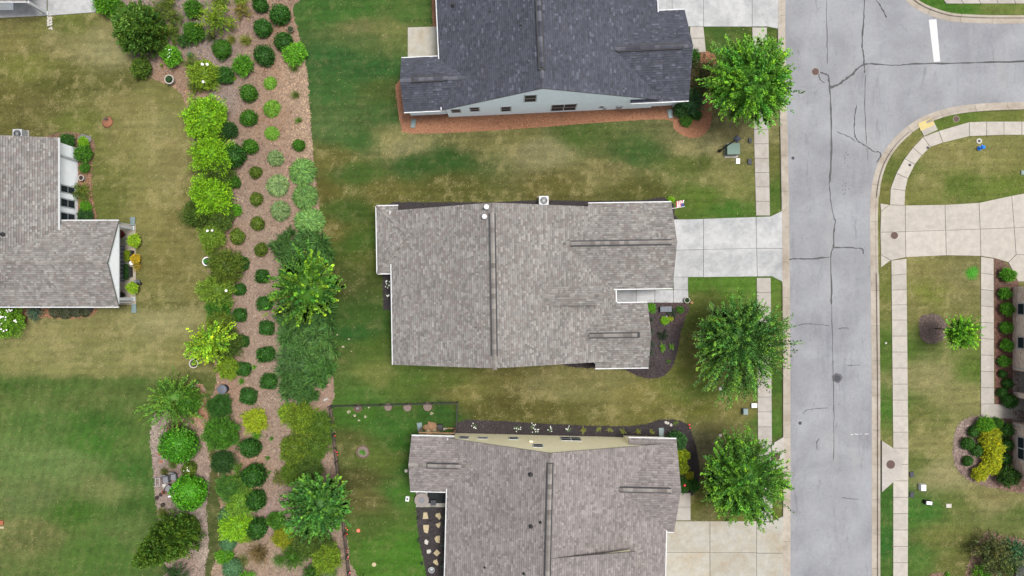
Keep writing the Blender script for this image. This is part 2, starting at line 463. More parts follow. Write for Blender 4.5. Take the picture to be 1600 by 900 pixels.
# ================================================================== GROUND
LAWN = [(40,60,(128,122,72)),(100,40,(115,120,60)),(85,62,(150,126,84)),(160,60,(150,140,98)),(172,80,(156,146,106)),(50,100,(120,122,62)),(100,130,(98,98,50)),
(180,130,(105,105,58)),(60,165,(112,105,62)),(120,190,(118,122,62)),(200,160,(140,132,84)),(250,150,(130,125,75)),(240,200,(145,138,90)),(200,230,(140,130,80)),
(270,260,(140,132,85)),(180,300,(118,118,65)),(230,330,(140,130,80)),(280,350,(128,120,72)),(250,420,(125,118,68)),(300,420,(132,124,76)),(160,320,(110,115,58)),(15,40,(130,118,72)),(15,150,(108,104,56)),
(60,520,(150,142,95)),(150,520,(140,132,85)),(250,500,(158,148,105)),(240,470,(118,116,66)),(100,560,(152,142,95)),(200,568,(150,140,92)),(290,560,(145,135,85)),(20,560,(150,142,92)),(20,578,(140,135,85)),(110,578,(142,136,86)),(200,580,(138,132,82)),
(20,602,(70,102,42)),(100,605,(76,105,46)),(200,602,(86,104,50)),(60,660,(90,118,58)),(150,660,(72,108,45)),(200,640,(90,112,55)),(30,720,(107,130,72)),(100,720,(112,132,76)),
(150,690,(75,115,45)),(210,740,(72,110,46)),(110,800,(74,110,42)),(60,780,(107,122,72)),(170,760,(117,127,76)),(200,830,(97,117,62)),(50,830,(110,116,68)),(160,860,(86,116,52)),(225,690,(92,116,56)),(225,790,(78,108,48)),
(500,20,(70,106,48)),(560,20,(75,112,50)),(560,62,(88,106,58)),(520,90,(60,100,50)),(580,110,(58,98,48)),(640,20,(84,110,54)),(610,45,(117,120,70)),(565,42,(118,118,74)),
(520,140,(70,105,52)),(590,180,(75,100,52)),(600,140,(85,100,50)),(530,200,(85,108,60)),(560,215,(68,100,48)),(612,215,(140,130,85)),(520,250,(108,104,55)),(500,300,(105,98,50)),
(560,270,(75,100,45)),(630,228,(152,132,95)),(650,255,(60,92,42)),(700,250,(60,92,42)),(740,215,(120,115,72)),(800,208,(122,118,72)),(850,235,(158,138,102)),(900,215,(88,106,52)),
(1000,240,(75,100,50)),(950,270,(125,118,75)),(870,290,(112,102,56)),(1000,300,(95,95,48)),(1080,255,(95,105,50)),(1130,280,(137,132,82)),(1160,300,(130,130,75)),(1100,310,(100,120,50)),(1140,325,(80,116,45)),
(1080,222,(135,124,85)),(1110,225,(142,128,92)),(1160,220,(140,132,90)),(700,290,(97,95,48)),(600,300,(110,105,55)),(540,330,(75,98,42)),(510,360,(110,102,52)),(560,380,(72,98,40)),(580,400,(90,100,45)),(530,440,(76,86,42)),
(560,500,(70,96,42)),(580,540,(85,106,45)),(535,560,(88,104,50)),(555,520,(56,96,44)),(590,585,(120,126,66)),(530,600,(85,110,50)),(640,590,(86,110,46)),(700,600,(92,106,46)),(720,610,(128,122,70)),(560,620,(80,112,48)),
(800,590,(112,102,56)),(830,600,(140,120,80)),(880,605,(150,126,82)),(950,600,(140,125,80)),(870,640,(112,102,56)),(800,630,(94,90,46)),(760,640,(98,96,50)),(1000,610,(137,126,72)),(1080,610,(100,116,50)),(1050,600,(112,116,56)),(1090,470,(97,106,50)),
(1080,445,(90,122,45)),(1150,442,(95,130,50)),(1100,640,(112,112,54)),(1150,640,(132,122,72)),(1040,645,(120,114,62)),(1120,670,(127,114,72)),(1100,690,(150,122,92)),(1110,800,(132,112,74)),(1090,790,(112,112,56)),(1140,800,(115,115,55)),(1170,560,(118,112,62)),
(560,650,(75,112,42)),(600,660,(70,110,45)),(640,690,(64,105,40)),(540,690,(92,96,50)),(600,720,(95,110,50)),(560,750,(92,92,50)),(620,770,(75,115,45)),(572,780,(114,102,60)),(600,850,(85,122,45)),(640,860,(80,125,42)),(572,830,(86,105,48)),(650,730,(54,94,38)),(690,645,(62,98,42)),
(1210,300,(85,110,45)),(1210,250,(112,112,60)),(1210,600,(75,105,42)),(1210,660,(80,116,45)),(1207,90,(95,116,50)),(1130,60,(76,102,46)),(1160,55,(86,106,48)),(1212,780,(105,112,56)),
(1400,270,(106,116,58)),(1392,300,(128,124,70)),(1385,640,(80,116,45)),(1385,550,(86,112,46)),(1385,450,(112,118,58)),(1385,850,(60,106,45)),(1385,780,(70,106,45)),(1470,15,(80,120,44)),(1580,15,(115,128,65)),(1500,185,(105,125,55)),(1580,180,(118,124,62)),
(1480,240,(142,134,84)),(1550,250,(140,135,82)),(1500,290,(100,118,50)),(1580,292,(110,125,55)),(1450,290,(137,132,80)),(1560,220,(132,130,78)),(1430,310,(128,128,70)),(1440,420,(135,128,78)),(1500,430,(132,124,82)),(1430,470,(127,122,74)),(1500,460,(132,126,80)),(1455,460,(126,132,62)),
(1460,590,(152,142,98)),(1500,620,(147,140,92)),(1430,650,(117,120,66)),(1522,580,(100,120,52)),(1430,720,(107,117,60)),(1460,700,(147,140,90)),(1480,740,(160,147,106)),(1440,800,(75,118,48)),(1500,790,(106,116,60)),
(1560,780,(140,130,85)),(1480,840,(117,120,64)),(1580,800,(100,116,58)),(1500,880,(110,112,60)),(1430,870,(85,116,52)),(1560,790,(150,140,98)),(334,720,(104,100,62)),(334,800,(88,96,54)),(334,880,(84,92,52)),(325,590,(98,106,56)),
(1700,450,(120,120,65)),(-100,300,(120,120,65)),(-100,700,(90,115,55)),(800,-100,(85,105,50)),(800,1000,(90,110,50)),(1700,800,(115,120,62)),(330,560,(120,110,70))]
LAWN += [(x, 583, (146,140,90)) for x in range(-20, 235, 20)] + [(x, 593, (72,104,44)) for x in range(-20, 235, 20)]
LAWN = [(x, y, C(min(c[0], c[1] * 1.06) * .97, c[1], c[2] * .97)) for x, y, c in LAWN]

def axis(lo, hi, step, far):
    a = list(np.arange(lo, hi + 1e-6, step))
    return np.array([-f for f in reversed(far)] + a + list(far))
gx = axis(-56, 56, .22, [70, 110, 180, 320, 600]); gy = axis(-34, 34, .22, [50, 90, 160, 320, 600])
GX, GY = np.meshgrid(gx, gy)
nv = GX.size
gv = np.zeros((nv, 3)); gv[:, 0] = GX.ravel(); gv[:, 1] = GY.ravel()
nxn, nyn = len(gx), len(gy)
idx = np.arange(nv).reshape(nyn, nxn)
gf = np.stack([idx[:-1, :-1], idx[:-1, 1:], idx[1:, 1:], idx[1:, :-1]], -1).reshape(-1, 4)
me = bpy.data.meshes.new('lawn')
me.from_pydata(gv.tolist(), [], gf.tolist())
PX = np.clip(gv[:, 0] / S + NX, -150, 1750); PY = np.clip(NY - gv[:, 1] / S, -150, 1050)
# wander the sample positions a little so that the patches have uneven outlines
def wob(X, Y, k, a, ph):
    return a * (np.sin(X * k + ph) * np.cos(Y * k * 1.3 + ph * 2) + .6 * np.sin(X * k * 2.3 + Y * k * 1.9 + ph * 3))
def vnoise(X, Y, sc, seed):
    r = np.random.default_rng(seed); T = r.uniform(-1, 1, (128, 128))
    x = X / sc + 1000; y = Y / sc + 1000
    xi = np.floor(x).astype(int); yi = np.floor(y).astype(int); fx = x - xi; fy = y - yi
    fx = fx * fx * (3 - 2 * fx); fy = fy * fy * (3 - 2 * fy)
    g = lambda i, j: T[(yi + j) % 128, (xi + i) % 128]
    return (g(0, 0) * (1 - fx) + g(1, 0) * fx) * (1 - fy) + (g(0, 1) * (1 - fx) + g(1, 1) * fx) * fy
def fbm(X, Y, sc, seed, n=4, gain=.6):
    t = 0; a = 1.0; q = 0
    for k in range(n):
        t = t + a * vnoise(X, Y, sc / 2 ** k, seed + k); q += a; a *= gain
    return t / q
def lawn_col(px, py):
    X = px + 14 * fbm(px, py, 30, 1); Y = py + 5 * fbm(px, py, 30, 11)
    c = field(LAWN, X, Y, 9.0, 2.0, True)
    m = fbm(px, py, 16, 31, 4, .8); st = fbm(px * .14, py, 7, 51, 3, .8); fine = vnoise(px, py, 3.2, 77); big = fbm(px, py, 90, 71, 3)
    mow = np.where((py > 590) & (px < 240), np.sin((px + .25 * py + 5 * m) * .42), np.sin((py + .02 * px + 4 * m) * .52))      # mower passes
    c = c * (1 + .20 * m + .2 * st + .12 * fine + .07 * mow)[:, None]
    dryf = np.clip((fbm(px, py, 20, 91, 4, .85) - .06) * 2.4, 0, 1) * np.clip((c[:, 0] / c[:, 1] - .66) * 1.5, 0, .42)
    c = c * (1 - dryf)[:, None] + np.array(C(184, 172, 120))[None] * dryf[:, None]
    c = c * (1 + np.stack([big * .08, big * .02, big * .05], 1))
    return c
lc = lawn_col(PX, PY)
far = np.clip(np.maximum((np.abs(gv[:, 0]) - 50) / 6, (np.abs(gv[:, 1]) - 29) / 5), 0, 1)[:, None]
lc = lc * (1 - far) + np.array(C(108, 118, 60))[None] * far      # the lawns go on evenly beyond the picture
at = me.attributes.new('Col', 'FLOAT_COLOR', 'POINT')
arr = np.ones((nv, 4), dtype=np.float32); arr[:, :3] = lc
at.data.foreach_set('color', arr.ravel())
me.materials.append(M['lawn'])
tag(link('lawn', me), 'mown lawn, olive and green with dry tan patches, around all the houses', 'lawn', kind='structure')

# ------------------------------------------------------------------ road
ROAD_L = [(1224,-400),(1226,-60),(1226,60),(1228,150),(1230,225),(1232,330),(1233,440),(1234,600),(1234,900),(1234,1300)]
ROAD_R = [(1364,1300),(1363,900),(1363,600),(1361,430),(1360,340)] + smooth_poly([(1361,310),(1365,280),(1375,250),(1390,226),(1408,207),(1430,190),(1455,178),(1485,169),(1530,163),(1600,160)], False, 4) + [(2400,140)]
ROAD_T = [(2400,36),(1600,36)] + smooth_poly([(1545,36),(1500,34),(1478,31),(1455,24),(1435,15),(1420,4),(1408,-10),(1398,-30)], False, 4) + [(1390,-70),(1386,-400)]
road_poly = ROAD_L + ROAD_R + ROAD_T
EXCL.append(road_poly)
road = tag(sheet('road', road_poly, .012, M['asphalt']), 'worn pale grey asphalt road meeting a side street', 'road', kind='structure')
def ribbon(name, pts, w, z, mat, parent, jitter=.5, sm=True):
    P = smooth_poly(pts, False, 5) if sm and len(pts) > 2 else pts
    P = [W(x, y) for x, y in P]; mb = MB(); L = []; R = []
    for i, p in enumerate(P):
        d = (P[min(i + 1, len(P) - 1)] - P[max(i - 1, 0)]).normalized(); n = Vector((-d.y, d.x, 0))
        ww = w * random.uniform(1 - jitter, 1 + jitter) * (.45 if i in (0, len(P) - 1) else 1) / 2
        j = n * random.uniform(-.03, .03)
        L.append(p + n * ww + j); R.append(p - n * ww + j)
    for i in range(len(P) - 1):
        mb.face([(q.x, q.y, z) for q in (R[i], R[i + 1], L[i + 1], L[i])])
    return mb.build(name, mat, parent)
for k, (pts, w) in enumerate([
    ([(1351,-15),(1350,20),(1348,50),(1347,70),(1349,85),(1350,100),(1351,114)], .13),
    ([(1350,101),(1362,100),(1400,102),(1432,100),(1500,98.5),(1560,97),(1640,95)], .13),
    ([(1350,101),(1340,107),(1331,117),(1318,126),(1310,132),(1296,137)], .2),
    ([(1297,136),(1295,125),(1294,118),(1288,115),(1281,113)], .13), ([(1279,115),(1280,121),(1283,126),(1288,130)], .08),
    ([(1296,130),(1298,170),(1299,225),(1298,255),(1296,286)], .15),
    ([(1369,0),(1378,14),(1385,28)], .1),
    ([(1339,164),(1335,185),(1335,208),(1340,220),(1355,230),(1366,237),(1373,237),(1376,243),(1369,254)], .1),
    ([(1306,342),(1303,360),(1302,385),(1298,400),(1299,440),(1299,476)], .13),
    ([(1302,387),(1325,387),(1342,388),(1348,390),(1349,397)], .11), ([(1233,406),(1240,404),(1262,404.5),(1296,402)], .12),
    ([(1299,476),(1300,510),(1301,560)], .045), ([(1239,510),(1258,506),(1280,507),(1296,509)], .05), ([(1310,514),(1318,512),(1326,513)], .05),
    ([(1254,647),(1262,640),(1280,638),(1292,637)], .05), ([(1309,633),(1311,630)], .05), ([(1307,206),(1325,213),(1337,221)], .045),
    ([(1352,118),(1351,160),(1354,225)], .05), ([(1314,777),(1328,779),(1342,780)], .04), ([(1280,685),(1276,692),(1277,703)], .05), ([(1291,0),(1292,60),(1293,100)], .04),
    ([(1322,570),(1335,571),(1343,570)], .04), ([(1296,286),(1298,315),(1304,345)], .05), ([(1301,560),(1302,600),(1303,650),(1302,720)], .035), ([(1354,225),(1356,250)], .04)]):
    ribbon('crack_seal', pts, w, .017 + .0011 * k, M['seal'], road)
mb = MB()
mb.face([(p.x, p.y, .018) for p in (W(1459,97), W(1469,96), W(1463,30), W(1451,31))])
mb.build('stop_line', M['paint'], road)
for (x, y, w) in [(1331,679,4),(1336,678,2),(1339,678.5,4),(1345,678,2),(1354,678,6)]:
    p = W(x, y); MB().box((p.x, p.y, .0165), (w * S, .06, .007), random.uniform(-.1, .1)).build('paint_mark', M['paint'], road)
stain = plain('asphalt_patch', C(118, 114, 119), .95, var=.3, vs=6)
for (x, y, r) in [(1308,591,8)]:
    c = W(x, y); sheet('repair_patch', [(x + r * math.cos(t) * random.uniform(.8, 1.1), y + r * math.sin(t) * random.uniform(.8, 1.1)) for t in np.linspace(0, 6.28, 14, False)], .0145, stain, road)

ts = MB()
for k in range(34):
    x = random.gauss(1321, 3.5); y = random.gauss(random.choice((243, 252, 283, 300)), 5); r = random.uniform(.25, .9); c = W(x, y)
    P = [(c.x + r * S * math.cos(a) * random.uniform(.5, 1.2), c.y + r * S * math.sin(a) * random.uniform(.6, 1.8), .0150 + .00002 * k) for a in np.linspace(0, 6.28, 7, False)]
    ts.face(P)
o = ts.build('tar_spots', M['seal'], road); o['kind'] = 'stuff'
# kerb and gutter, in cast lengths
def kerb(name, line, side, label, drops=(), cuts=()):
    k = tag(link(name, None, None, (0, 0, 0)), label, 'kerb', kind='structure')
    P = []
    for i in range(len(line) - 1):
        a, b = line[i], line[i + 1]; L = math.hypot(b[0] - a[0], b[1] - a[1]); n = max(1, int(L / 6))
        P += [lerp2(a, b, t / n) for t in range(n)]
    P.append(line[-1])
    P = [p for p in P if -90 < p[1] < 1000 and p[0] < 1720]
    Wp = [W(*p) for p in P]; N = []
    for i in range(len(Wp)):
        d = (Wp[min(i + 1, len(Wp) - 1)] - Wp[max(i - 1, 0)]).normalized(); N.append(Vector((-d.y, d.x, 0)) * side)
    EXCL.append(list(P) + [(p[0] + n.x * .68 / S, p[1] - n.y * .68 / S) for p, n in reversed(list(zip(P, N)))])
    acc = 0; start = 0; segs = []
    for i in range(1, len(Wp)):
        acc += (Wp[i] - Wp[i - 1]).length
        if acc > 3.0 or i == len(Wp) - 1: segs.append((start, i)); start = i; acc = 0
    for a, b in segs:
        mb = MB(); rows = []
        for i in range(a, b + 1):
            dy = P[i][1]; dx = P[i][0]
            drop = any(lo <= dy <= hi and xl <= dx <= xh for lo, hi, xl, xh in drops)
            kh = .05 if drop else .15
            prof = [(-.06, .005), (-.06, .02), (.42, .028), (.46, kh), (.5, kh + .012), (.64, kh + .012), (.68, kh - .01), (.68, -.02)]
            p = Wp[i]; d = (Wp[min(i + 1, len(Wp) - 1)] - Wp[max(i - 1, 0)]).normalized()
            e = d * (.012 if i == a else -.012 if i == b else 0)
            rows.append([p + e + N[i] * o + Vector((0, 0, z)) for o, z in prof])
        for r0, r1 in zip(rows[:-1], rows[1:]):
            for j in range(len(r0) - 1):
                q = [r0[j], r1[j], r1[j + 1], r0[j + 1]]
                mb.face(q if side < 0 else q[::-1])
        mb.face(rows[0]); mb.face(rows[-1][::-1])
        mb.build('kerb_length', M['kerb'], k)
    return k
kerb('kerb', ROAD_L, -1, 'concrete kerb and gutter along the driveways side of the road', drops=[(326,444,0,1600),(808,1000,0,1600),(-90,46,0,1600)])
kerb('kerb', ROAD_R, -1, 'concrete kerb and gutter sweeping round the corner with the yellow pad', drops=[(310,424,1300,1372),(183,205,1415,1450)])
kerb('kerb', ROAD_T, -1, 'concrete kerb and gutter on the far side of the side street')

# ------------------------------------------------------------------ pavements and drives
def paving(name, label, polys, mat, outline=None, z1=.06, cat='pavement'):
    o = tag(link(name, None), label, cat, kind='structure')
    for p in polys:
        sheet('joint_bed', p, .009, M['joint'], o); EXCL.append(p)
    slabs(o, polys, mat, .0095, z1)
    return o
def quadgrid(xs_top, ys, xs_bot=None):
    xs_bot = xs_bot or xs_top; out = []
    for j in range(len(ys) - 1):
        for i in range(len(xs_top) - 1):
            f = lambda i, y: xs_top[i] + (xs_bot[i] - xs_top[i]) * (y - ys[0]) / (ys[-1] - ys[0])
            out.append([(f(i, ys[j]), ys[j]), (f(i + 1, ys[j]), ys[j]), (f(i + 1, ys[j + 1]), ys[j + 1]), (f(i, ys[j + 1]), ys[j + 1])])
    return out
paving('sidewalk', 'concrete pavement slabs crossing in front of the driveways beside the street trees',
    strip_cells([(1175,43),(1178,225),(1181,337)], [(1198,43),(1201,225),(1203,337)], 23.5) +
    strip_cells([(1182,434),(1184,690),(1185,816)], [(1204,434),(1206,690),(1207,816)], 23.5), M['conc_walk'])
SWR_O = [(1390,320),(1391,295),(1400,271),(1413,248),(1426,231),(1442,214),(1466,205),(1514,191),(1541,190),(1568,190),(1596,190),(1624,190),(1652,190)]
SWR_I = [(1413,321),(1414,298),(1418,279),(1429,257),(1440,243),(1453,230),(1473,223),(1514,213),(1541,212),(1568,211),(1596,211),(1624,211),(1652,211)]
paving('sidewalk', 'concrete pavement slabs curving round the street corner', strip_cells(SWR_O, SWR_I, 60), M['conc_warm'])
paving('sidewalk', 'straight concrete pavement slabs beside the lawn with the mulched young tree',
    strip_cells([(1392,407),(1393,500),(1395,700),(1395,930)], [(1416,404),(1417,500),(1419,700),(1418,930)], 24.3), M['conc_warm'])
paving('sidewalk', 'concrete pavement slabs beyond the side street', strip_cells([(1468,-8),(1640,-6)], [(1478,6),(1640,6)], 27), M['conc_walk'])
rampo = paving('kerb_ramp', 'concrete kerb ramp with a yellow tactile pad at the corner', [[(1433,193),(1456,184),(1465,203),(1443,213)]], M['conc_warm'])
slabs(rampo, [[(1433.5,193),(1455,184.5),(1460,195.5),(1438,205)]], M['yellow'], .0605, .07, 'tactile_pad', .2)

dr = paving('driveway', 'pale clean concrete driveway of the brown roofed house with the flag',
    [[(1052,343),(1099,342),(1099,390),(1052,391)], [(1052,391),(1099,390),(1099,433),(1052,433)], [(1099,342),(1181,339),(1182,388),(1099,390)],
     [(1099,390),(1182,388),(1183,432),(1099,433)], [(1181,339),(1204,338),(1223,329),(1224,388),(1182,388)], [(1182,388),(1224,388),(1224,441),(1206,432),(1183,432)]], M['conc_cool'], cat='driveway')
paving('front_walk', 'narrow concrete walk leading to the recessed front door', [[(1052,433),(1075,433),(1075,453),(1052,453)], [(1052,453),(1075,453),(1076,473),(1052,473)]] +
    quadgrid([940,963,994,1023,1052], [453,473]), M['conc_cool'], cat='path')
paving('driveway', 'pale concrete driveway of the charcoal roofed house', quadgrid([1010,1050,1099,1175], [-40,42]) + [[(1175,-40),(1218,-40),(1219,46),(1198,42),(1175,42)]], M['conc_cool'], cat='driveway')
paving('front_walk', 'short concrete walk beside the red mulch bed', [[(1078,42),(1099,42),(1101,60),(1078,60)], [(1078,60),(1101,60),(1103,82),(1078,82)]], M['conc_walk'], cat='path')
paving('driveway', 'tan stained concrete driveway of the cream walled house', quadgrid([1035,1109,1182], [814,863,912,960]) + [[(1182,814),(1206,814),(1224,806),(1225,864),(1182,864)], [(1182,864),(1225,864),(1225,960),(1182,960)]], M['conc_tan'], cat='driveway')
paving('front_walk', 'two concrete walk slabs between a house corner and the stained driveway', [[(1056,770),(1079,770),(1079,792),(1056,792)], [(1056,792),(1079,792),(1079,813),(1056,813)]], M['conc_walk'], cat='path')
paving('driveway', 'wide cream concrete driveway with a round iron cover set into it',
    [[(1375,318),(1389,320),(1376,330)], [(1376,330),(1389,320),(1414,321),(1414,362),(1375,363)], [(1375,363),(1414,362),(1415,402),(1391,407),(1376,398)], [(1376,398),(1391,407),(1376,418)],
     [(1414,321),(1476,320),(1477,360),(1414,362)], [(1414,362),(1477,360),(1478,399),(1415,402)], [(1476,320),(1529,317),(1531,358),(1477,360)], [(1477,360),(1531,358),(1532,400),(1478,399)],
     [(1529,317),(1580,306),(1584,356),(1531,358)], [(1531,358),(1584,356),(1587,398),(1575,410),(1555,404),(1532,400)], [(1580,306),(1640,295),(1642,352),(1584,356)],
     [(1584,356),(1642,352),(1645,398),(1587,398)], [(1587,398),(1645,398),(1645,440),(1590,440),(1575,410)]], M['conc_warm'], cat='driveway')
paving('front_walk', 'long concrete walk between dry lawn and a strip of small shrubs',
    strip_cells([(1532,401),(1532,631)], [(1552,404),(1553,631)], 25) + [[(1532,631),(1553,631),(1582,633),(1582,654),(1532,653)]], M['conc_warm'], cat='path')
paving('patio', 'square pale concrete patio behind the charcoal roofed house', [[(637,43),(700,41),(700,95),(637,93)]], M['conc_tan'], cat='patio')
paving('patio', 'two tone concrete patio with a white porch post', [[(-60,-60),(74,-60),(74,25),(-60,31)], [(75,-60),(151,-60),(151,19.5),(75,25)]], M['conc_cool'], cat='patio')

# storm drain tops
def drain(poly, mh, label):
    t = thing('storm_drain', label, 'drain', W(*mh))
    o = W(*mh)
    q = [W(*p) - o for p in poly]
    MB().prism([(a.x, a.y) for a in q], .01, .19).build('concrete_top', M['conc_walk'], t, bevel=.02)
    MB().lathe([(.40, .188), (.40, .2), (.36, .204), (.0, .204)], 24).build('iron_lid', M['iron'], t)
    return t
drain([(1376.5,688),(1407,708),(1407,741),(1376.5,768)], (1390,725), 'storm drain with a round iron lid in tan concrete, beside the straight pavement')
drain([(1224,682),(1205,693),(1205,730),(1224,742)], (1211,713), 'storm drain with a round iron lid half hidden under a street tree')
EXCL.append([(1376,686),(1409,706),(1409,742),(1376,770)]); EXCL.append([(1226,680),(1204,692),(1204,731),(1226,744)])

def manhole(x, y, r, label, z=.012, mat='iron'):
    t = thing('manhole_cover', label, 'manhole', W(x, y, 0, z))
    R = r * S
    MB().lathe([(R * 1.12, .001), (R * 1.12, .008), (R * .96, .010)], 24).build('ring', M['kerb'] if mat == 'iron' else M[mat], t)
    MB().lathe([(R, .009), (R, .014), (R * .8, .018), (R * .75, .014), (R * .35, .014), (R * .3, .018), (.02, .018)], 24).build('lid', M[mat], t)
manhole(1274, 112, 5.5, 'rusty manhole cover in the asphalt by the forked black crack')
manhole(1308, 591, 4.5, 'dark manhole cover in a stained round patch of asphalt', .0155, 'greyd')
manhole(1397, 368, 5.5, 'rusty manhole cover set in the cream driveway', .062)
manhole(1494, 186, 4.5, 'reddish round iron cover in the grass strip by the yellow pad', .01)
manhole(1449, 231, 1.9, 'small dark valve cap at the inner edge of the curved pavement, nearer the yellow pad', .062, 'greyd')
manhole(1421, 258, 1.9, 'small dark valve cap at the inner edge of the curved pavement, nearer the driveway', .062, 'greyd')
manhole(1250, 661, 2.4, 'small black valve cover in the asphalt near the storm drain', .012, 'greyd')
manhole(1239, 247, 2.2, 'small grey valve cover in the asphalt beside the kerb', .012, 'greyd')

# ------------------------------------------------------------------ mulch beds
def bed(name, label, poly, samples, n=0, chip=(.1, .25, .02, .05), sm=True, edge=1.0, z=.008):
    poly = smooth_poly(poly, True, 3) if sm else poly
    rag = ragged(poly, 3, edge)
    EXCL.append(poly)
    sam = [(x, y, C(*c)) for x, y, c in samples]
    mean = tuple(np.mean([c for _, _, c in sam], axis=0) * .9)
    o = tag(sheet(name, rag, z, M['mulch'], None, mean), label, 'mulch bed', kind='structure')
    xs = [p[0] for p in poly]; ys = [p[1] for p in poly]
    X = RNG.uniform(min(xs) - 2, max(xs) + 2, n * 3); Y = RNG.uniform(min(ys) - 2, max(ys) + 2, n * 3)
    jx = X + RNG.normal(0, 1.2, len(X)); jy = Y + RNG.normal(0, 1.2, len(X))
    k = inside(poly, jx, jy); X, Y = X[k][:n], Y[k][:n]; n = len(X)
    if n:
        col = field(sam, X + RNG.normal(0, 7, n), Y + RNG.normal(0, 7, n), 10, 1.8)
        b = RNG.normal(1, .3, n).clip(.35, 2.0); big = 1 + .34 * fbm(X, Y, 14, 201, 4, .8)
        b[RNG.uniform(0, 1, n) < .02] *= 1.5; b[RNG.uniform(0, 1, n) < .03] *= .45
        col = col * (b * big)[:, None]
        chips(o, X, Y, col, chip)
    return o
def chips(parent, X, Y, col, chip, name='mulch_chips', mat='chips', z=.012, zr=.05):
    n = len(X)
    wx = (X - NX) * S; wy = (NY - Y) * S; wz = RNG.uniform(z, z + zr, n)
    a = RNG.uniform(0, 2 * math.pi, n); L = RNG.uniform(chip[0], chip[1], n) / 2; w = RNG.uniform(chip[2], chip[3], n) / 2
    t = RNG.normal(0, .12, n)
    ux, uy = np.cos(a), np.sin(a)
    P = np.stack([np.stack([wx + sx * ux * L - sy * uy * w, wy + sx * uy * L + sy * ux * w, wz + sx * t * L + .0 * sy], -1) for sx, sy in ((-1, -1), (1, -1), (1, 1), (-1, 1))], 1).reshape(-1, 3)
    P[:, 2] = np.maximum(P[:, 2], .010)
    return npmesh(name, P, np.arange(4 * n).reshape(n, 4), col, M[mat], parent, 'stuff')
def fastmesh(name, P, F, col, mat):
    me = bpy.data.meshes.new(name)
    k = F.shape[1]
    me.vertices.add(len(P)); me.vertices.foreach_set('co', np.ascontiguousarray(P, dtype=np.float32).ravel())
    me.loops.add(F.size); me.loops.foreach_set('vertex_index', F.ravel().astype(np.int32))
    me.polygons.add(len(F)); me.polygons.foreach_set('loop_start', (np.arange(len(F)) * k).astype(np.int32))
    at = me.attributes.new('Col', 'FLOAT_COLOR', 'FACE')
    arr = np.ones((len(F), 4), dtype=np.float32); arr[:, :3] = col
    at.data.foreach_set('color', arr.ravel())
    me.materials.append(mat)
    me.update(calc_edges=True); me.validate()
    return me
def npmesh(name, P, F, col, mat, parent=None, kind=None):
    o = link(name, fastmesh(name, P, F, col, mat), parent)
    if kind: o['kind'] = kind
    return o

BED_MAIN = [(150,-14),(160,15),(185,45),(200,68),(207,95),(213,112),(240,124),(270,135),(285,150),(292,170),(297,205),(305,235),(312,270),(315,310),(316,350),(322,385),(325,420),(326,460),(330,490),(338,510),(335,545),(338,575),(338,600),(330,625),(335,660),(333,690),(342,740),(345,800),(346,850),(344,914),
 (548,914),(547,880),(542,840),(534,780),(527,720),(522,670),(518,634),(522,618),(520,590),(518,540),(517,500),(512,450),(507,410),(502,370),(498,330),(493,280),(489,240),(486,200),(483,160),(481,120),(474,80),(464,45),(457,10),(455,-14)]
PUR = (164,153,150); PNK = (164,140,120); RED = (178,140,110); STR = (212,184,152); DRY = (188,166,140); PALE=(173,154,137)
bed('mulch_bed', 'long garden bed of pinkish brown bark mulch between the two rows of houses', BED_MAIN,
 [(230,85,PUR),(250,40,PUR),(340,130,PUR),(355,150,PUR),(320,70,PUR),(290,20,PUR),(340,85,PUR),(260,115,RED),(300,135,RED),(300,145,RED),(390,40,(172,146,134)),(430,50,RED),(425,110,RED),(410,190,RED),(440,190,RED),(420,80,PNK),
  (465,110,STR),(470,160,STR),(475,210,STR),(455,140,(204,172,142)),(478,240,STR),(385,120,PNK),(380,210,PNK),(370,280,PNK),(360,230,PUR),(420,240,PNK),(450,250,(176,140,124)),(385,320,PALE),(420,370,PALE),(450,340,PNK),(485,380,(190,156,136)),(500,350,(186,150,130)),(350,380,RED),(395,400,PALE),(385,420,(190,164,150)),(400,460,PALE),(370,510,PALE),(395,530,PALE),(400,580,PALE),(430,600,PALE),
  (340,580,(192,152,126)),(360,600,(188,150,126)),(500,600,(184,150,134)),(510,625,(180,148,132)),(430,640,PALE),(430,700,PALE),(450,640,PALE),(385,730,(204,158,122)),(384,760,(206,160,122)),(375,720,(184,150,132)),(430,760,PALE),(440,800,(172,150,148)),(420,800,(172,150,148)),(410,870,DRY),(450,880,PALE),(490,880,PALE),(380,850,DRY),(515,480,(188,156,134)),(517,560,(186,154,134)),(310,260,(176,146,122)),(320,400,(180,146,122)),(326,470,(176,142,122))],
 n=66000, edge=1.4)
bed('mulch_bed', 'ragged mulch bed with a leaning tall conifer and stacked grey chairs', [(243,648),(268,634),(300,606),(317,602),(324,640),(324,690),(328,740),(322,800),(326,850),(320,884),(314,914),(252,914),(262,893),(256,872),(246,855),(250,830),(247,800),(242,770),(240,730),(235,690),(238,662)],
 [(245,680,(186,172,158)),(260,720,(172,152,146)),(310,680,(186,160,140)),(318,640,(202,146,108)),(310,720,(184,162,144)),(280,730,(164,140,134)),(260,800,(178,160,150)),(305,780,(176,160,152)),(320,860,(188,172,156)),(290,880,(170,146,136)),(250,900,(172,150,138))], n=16000, edge=2.0)
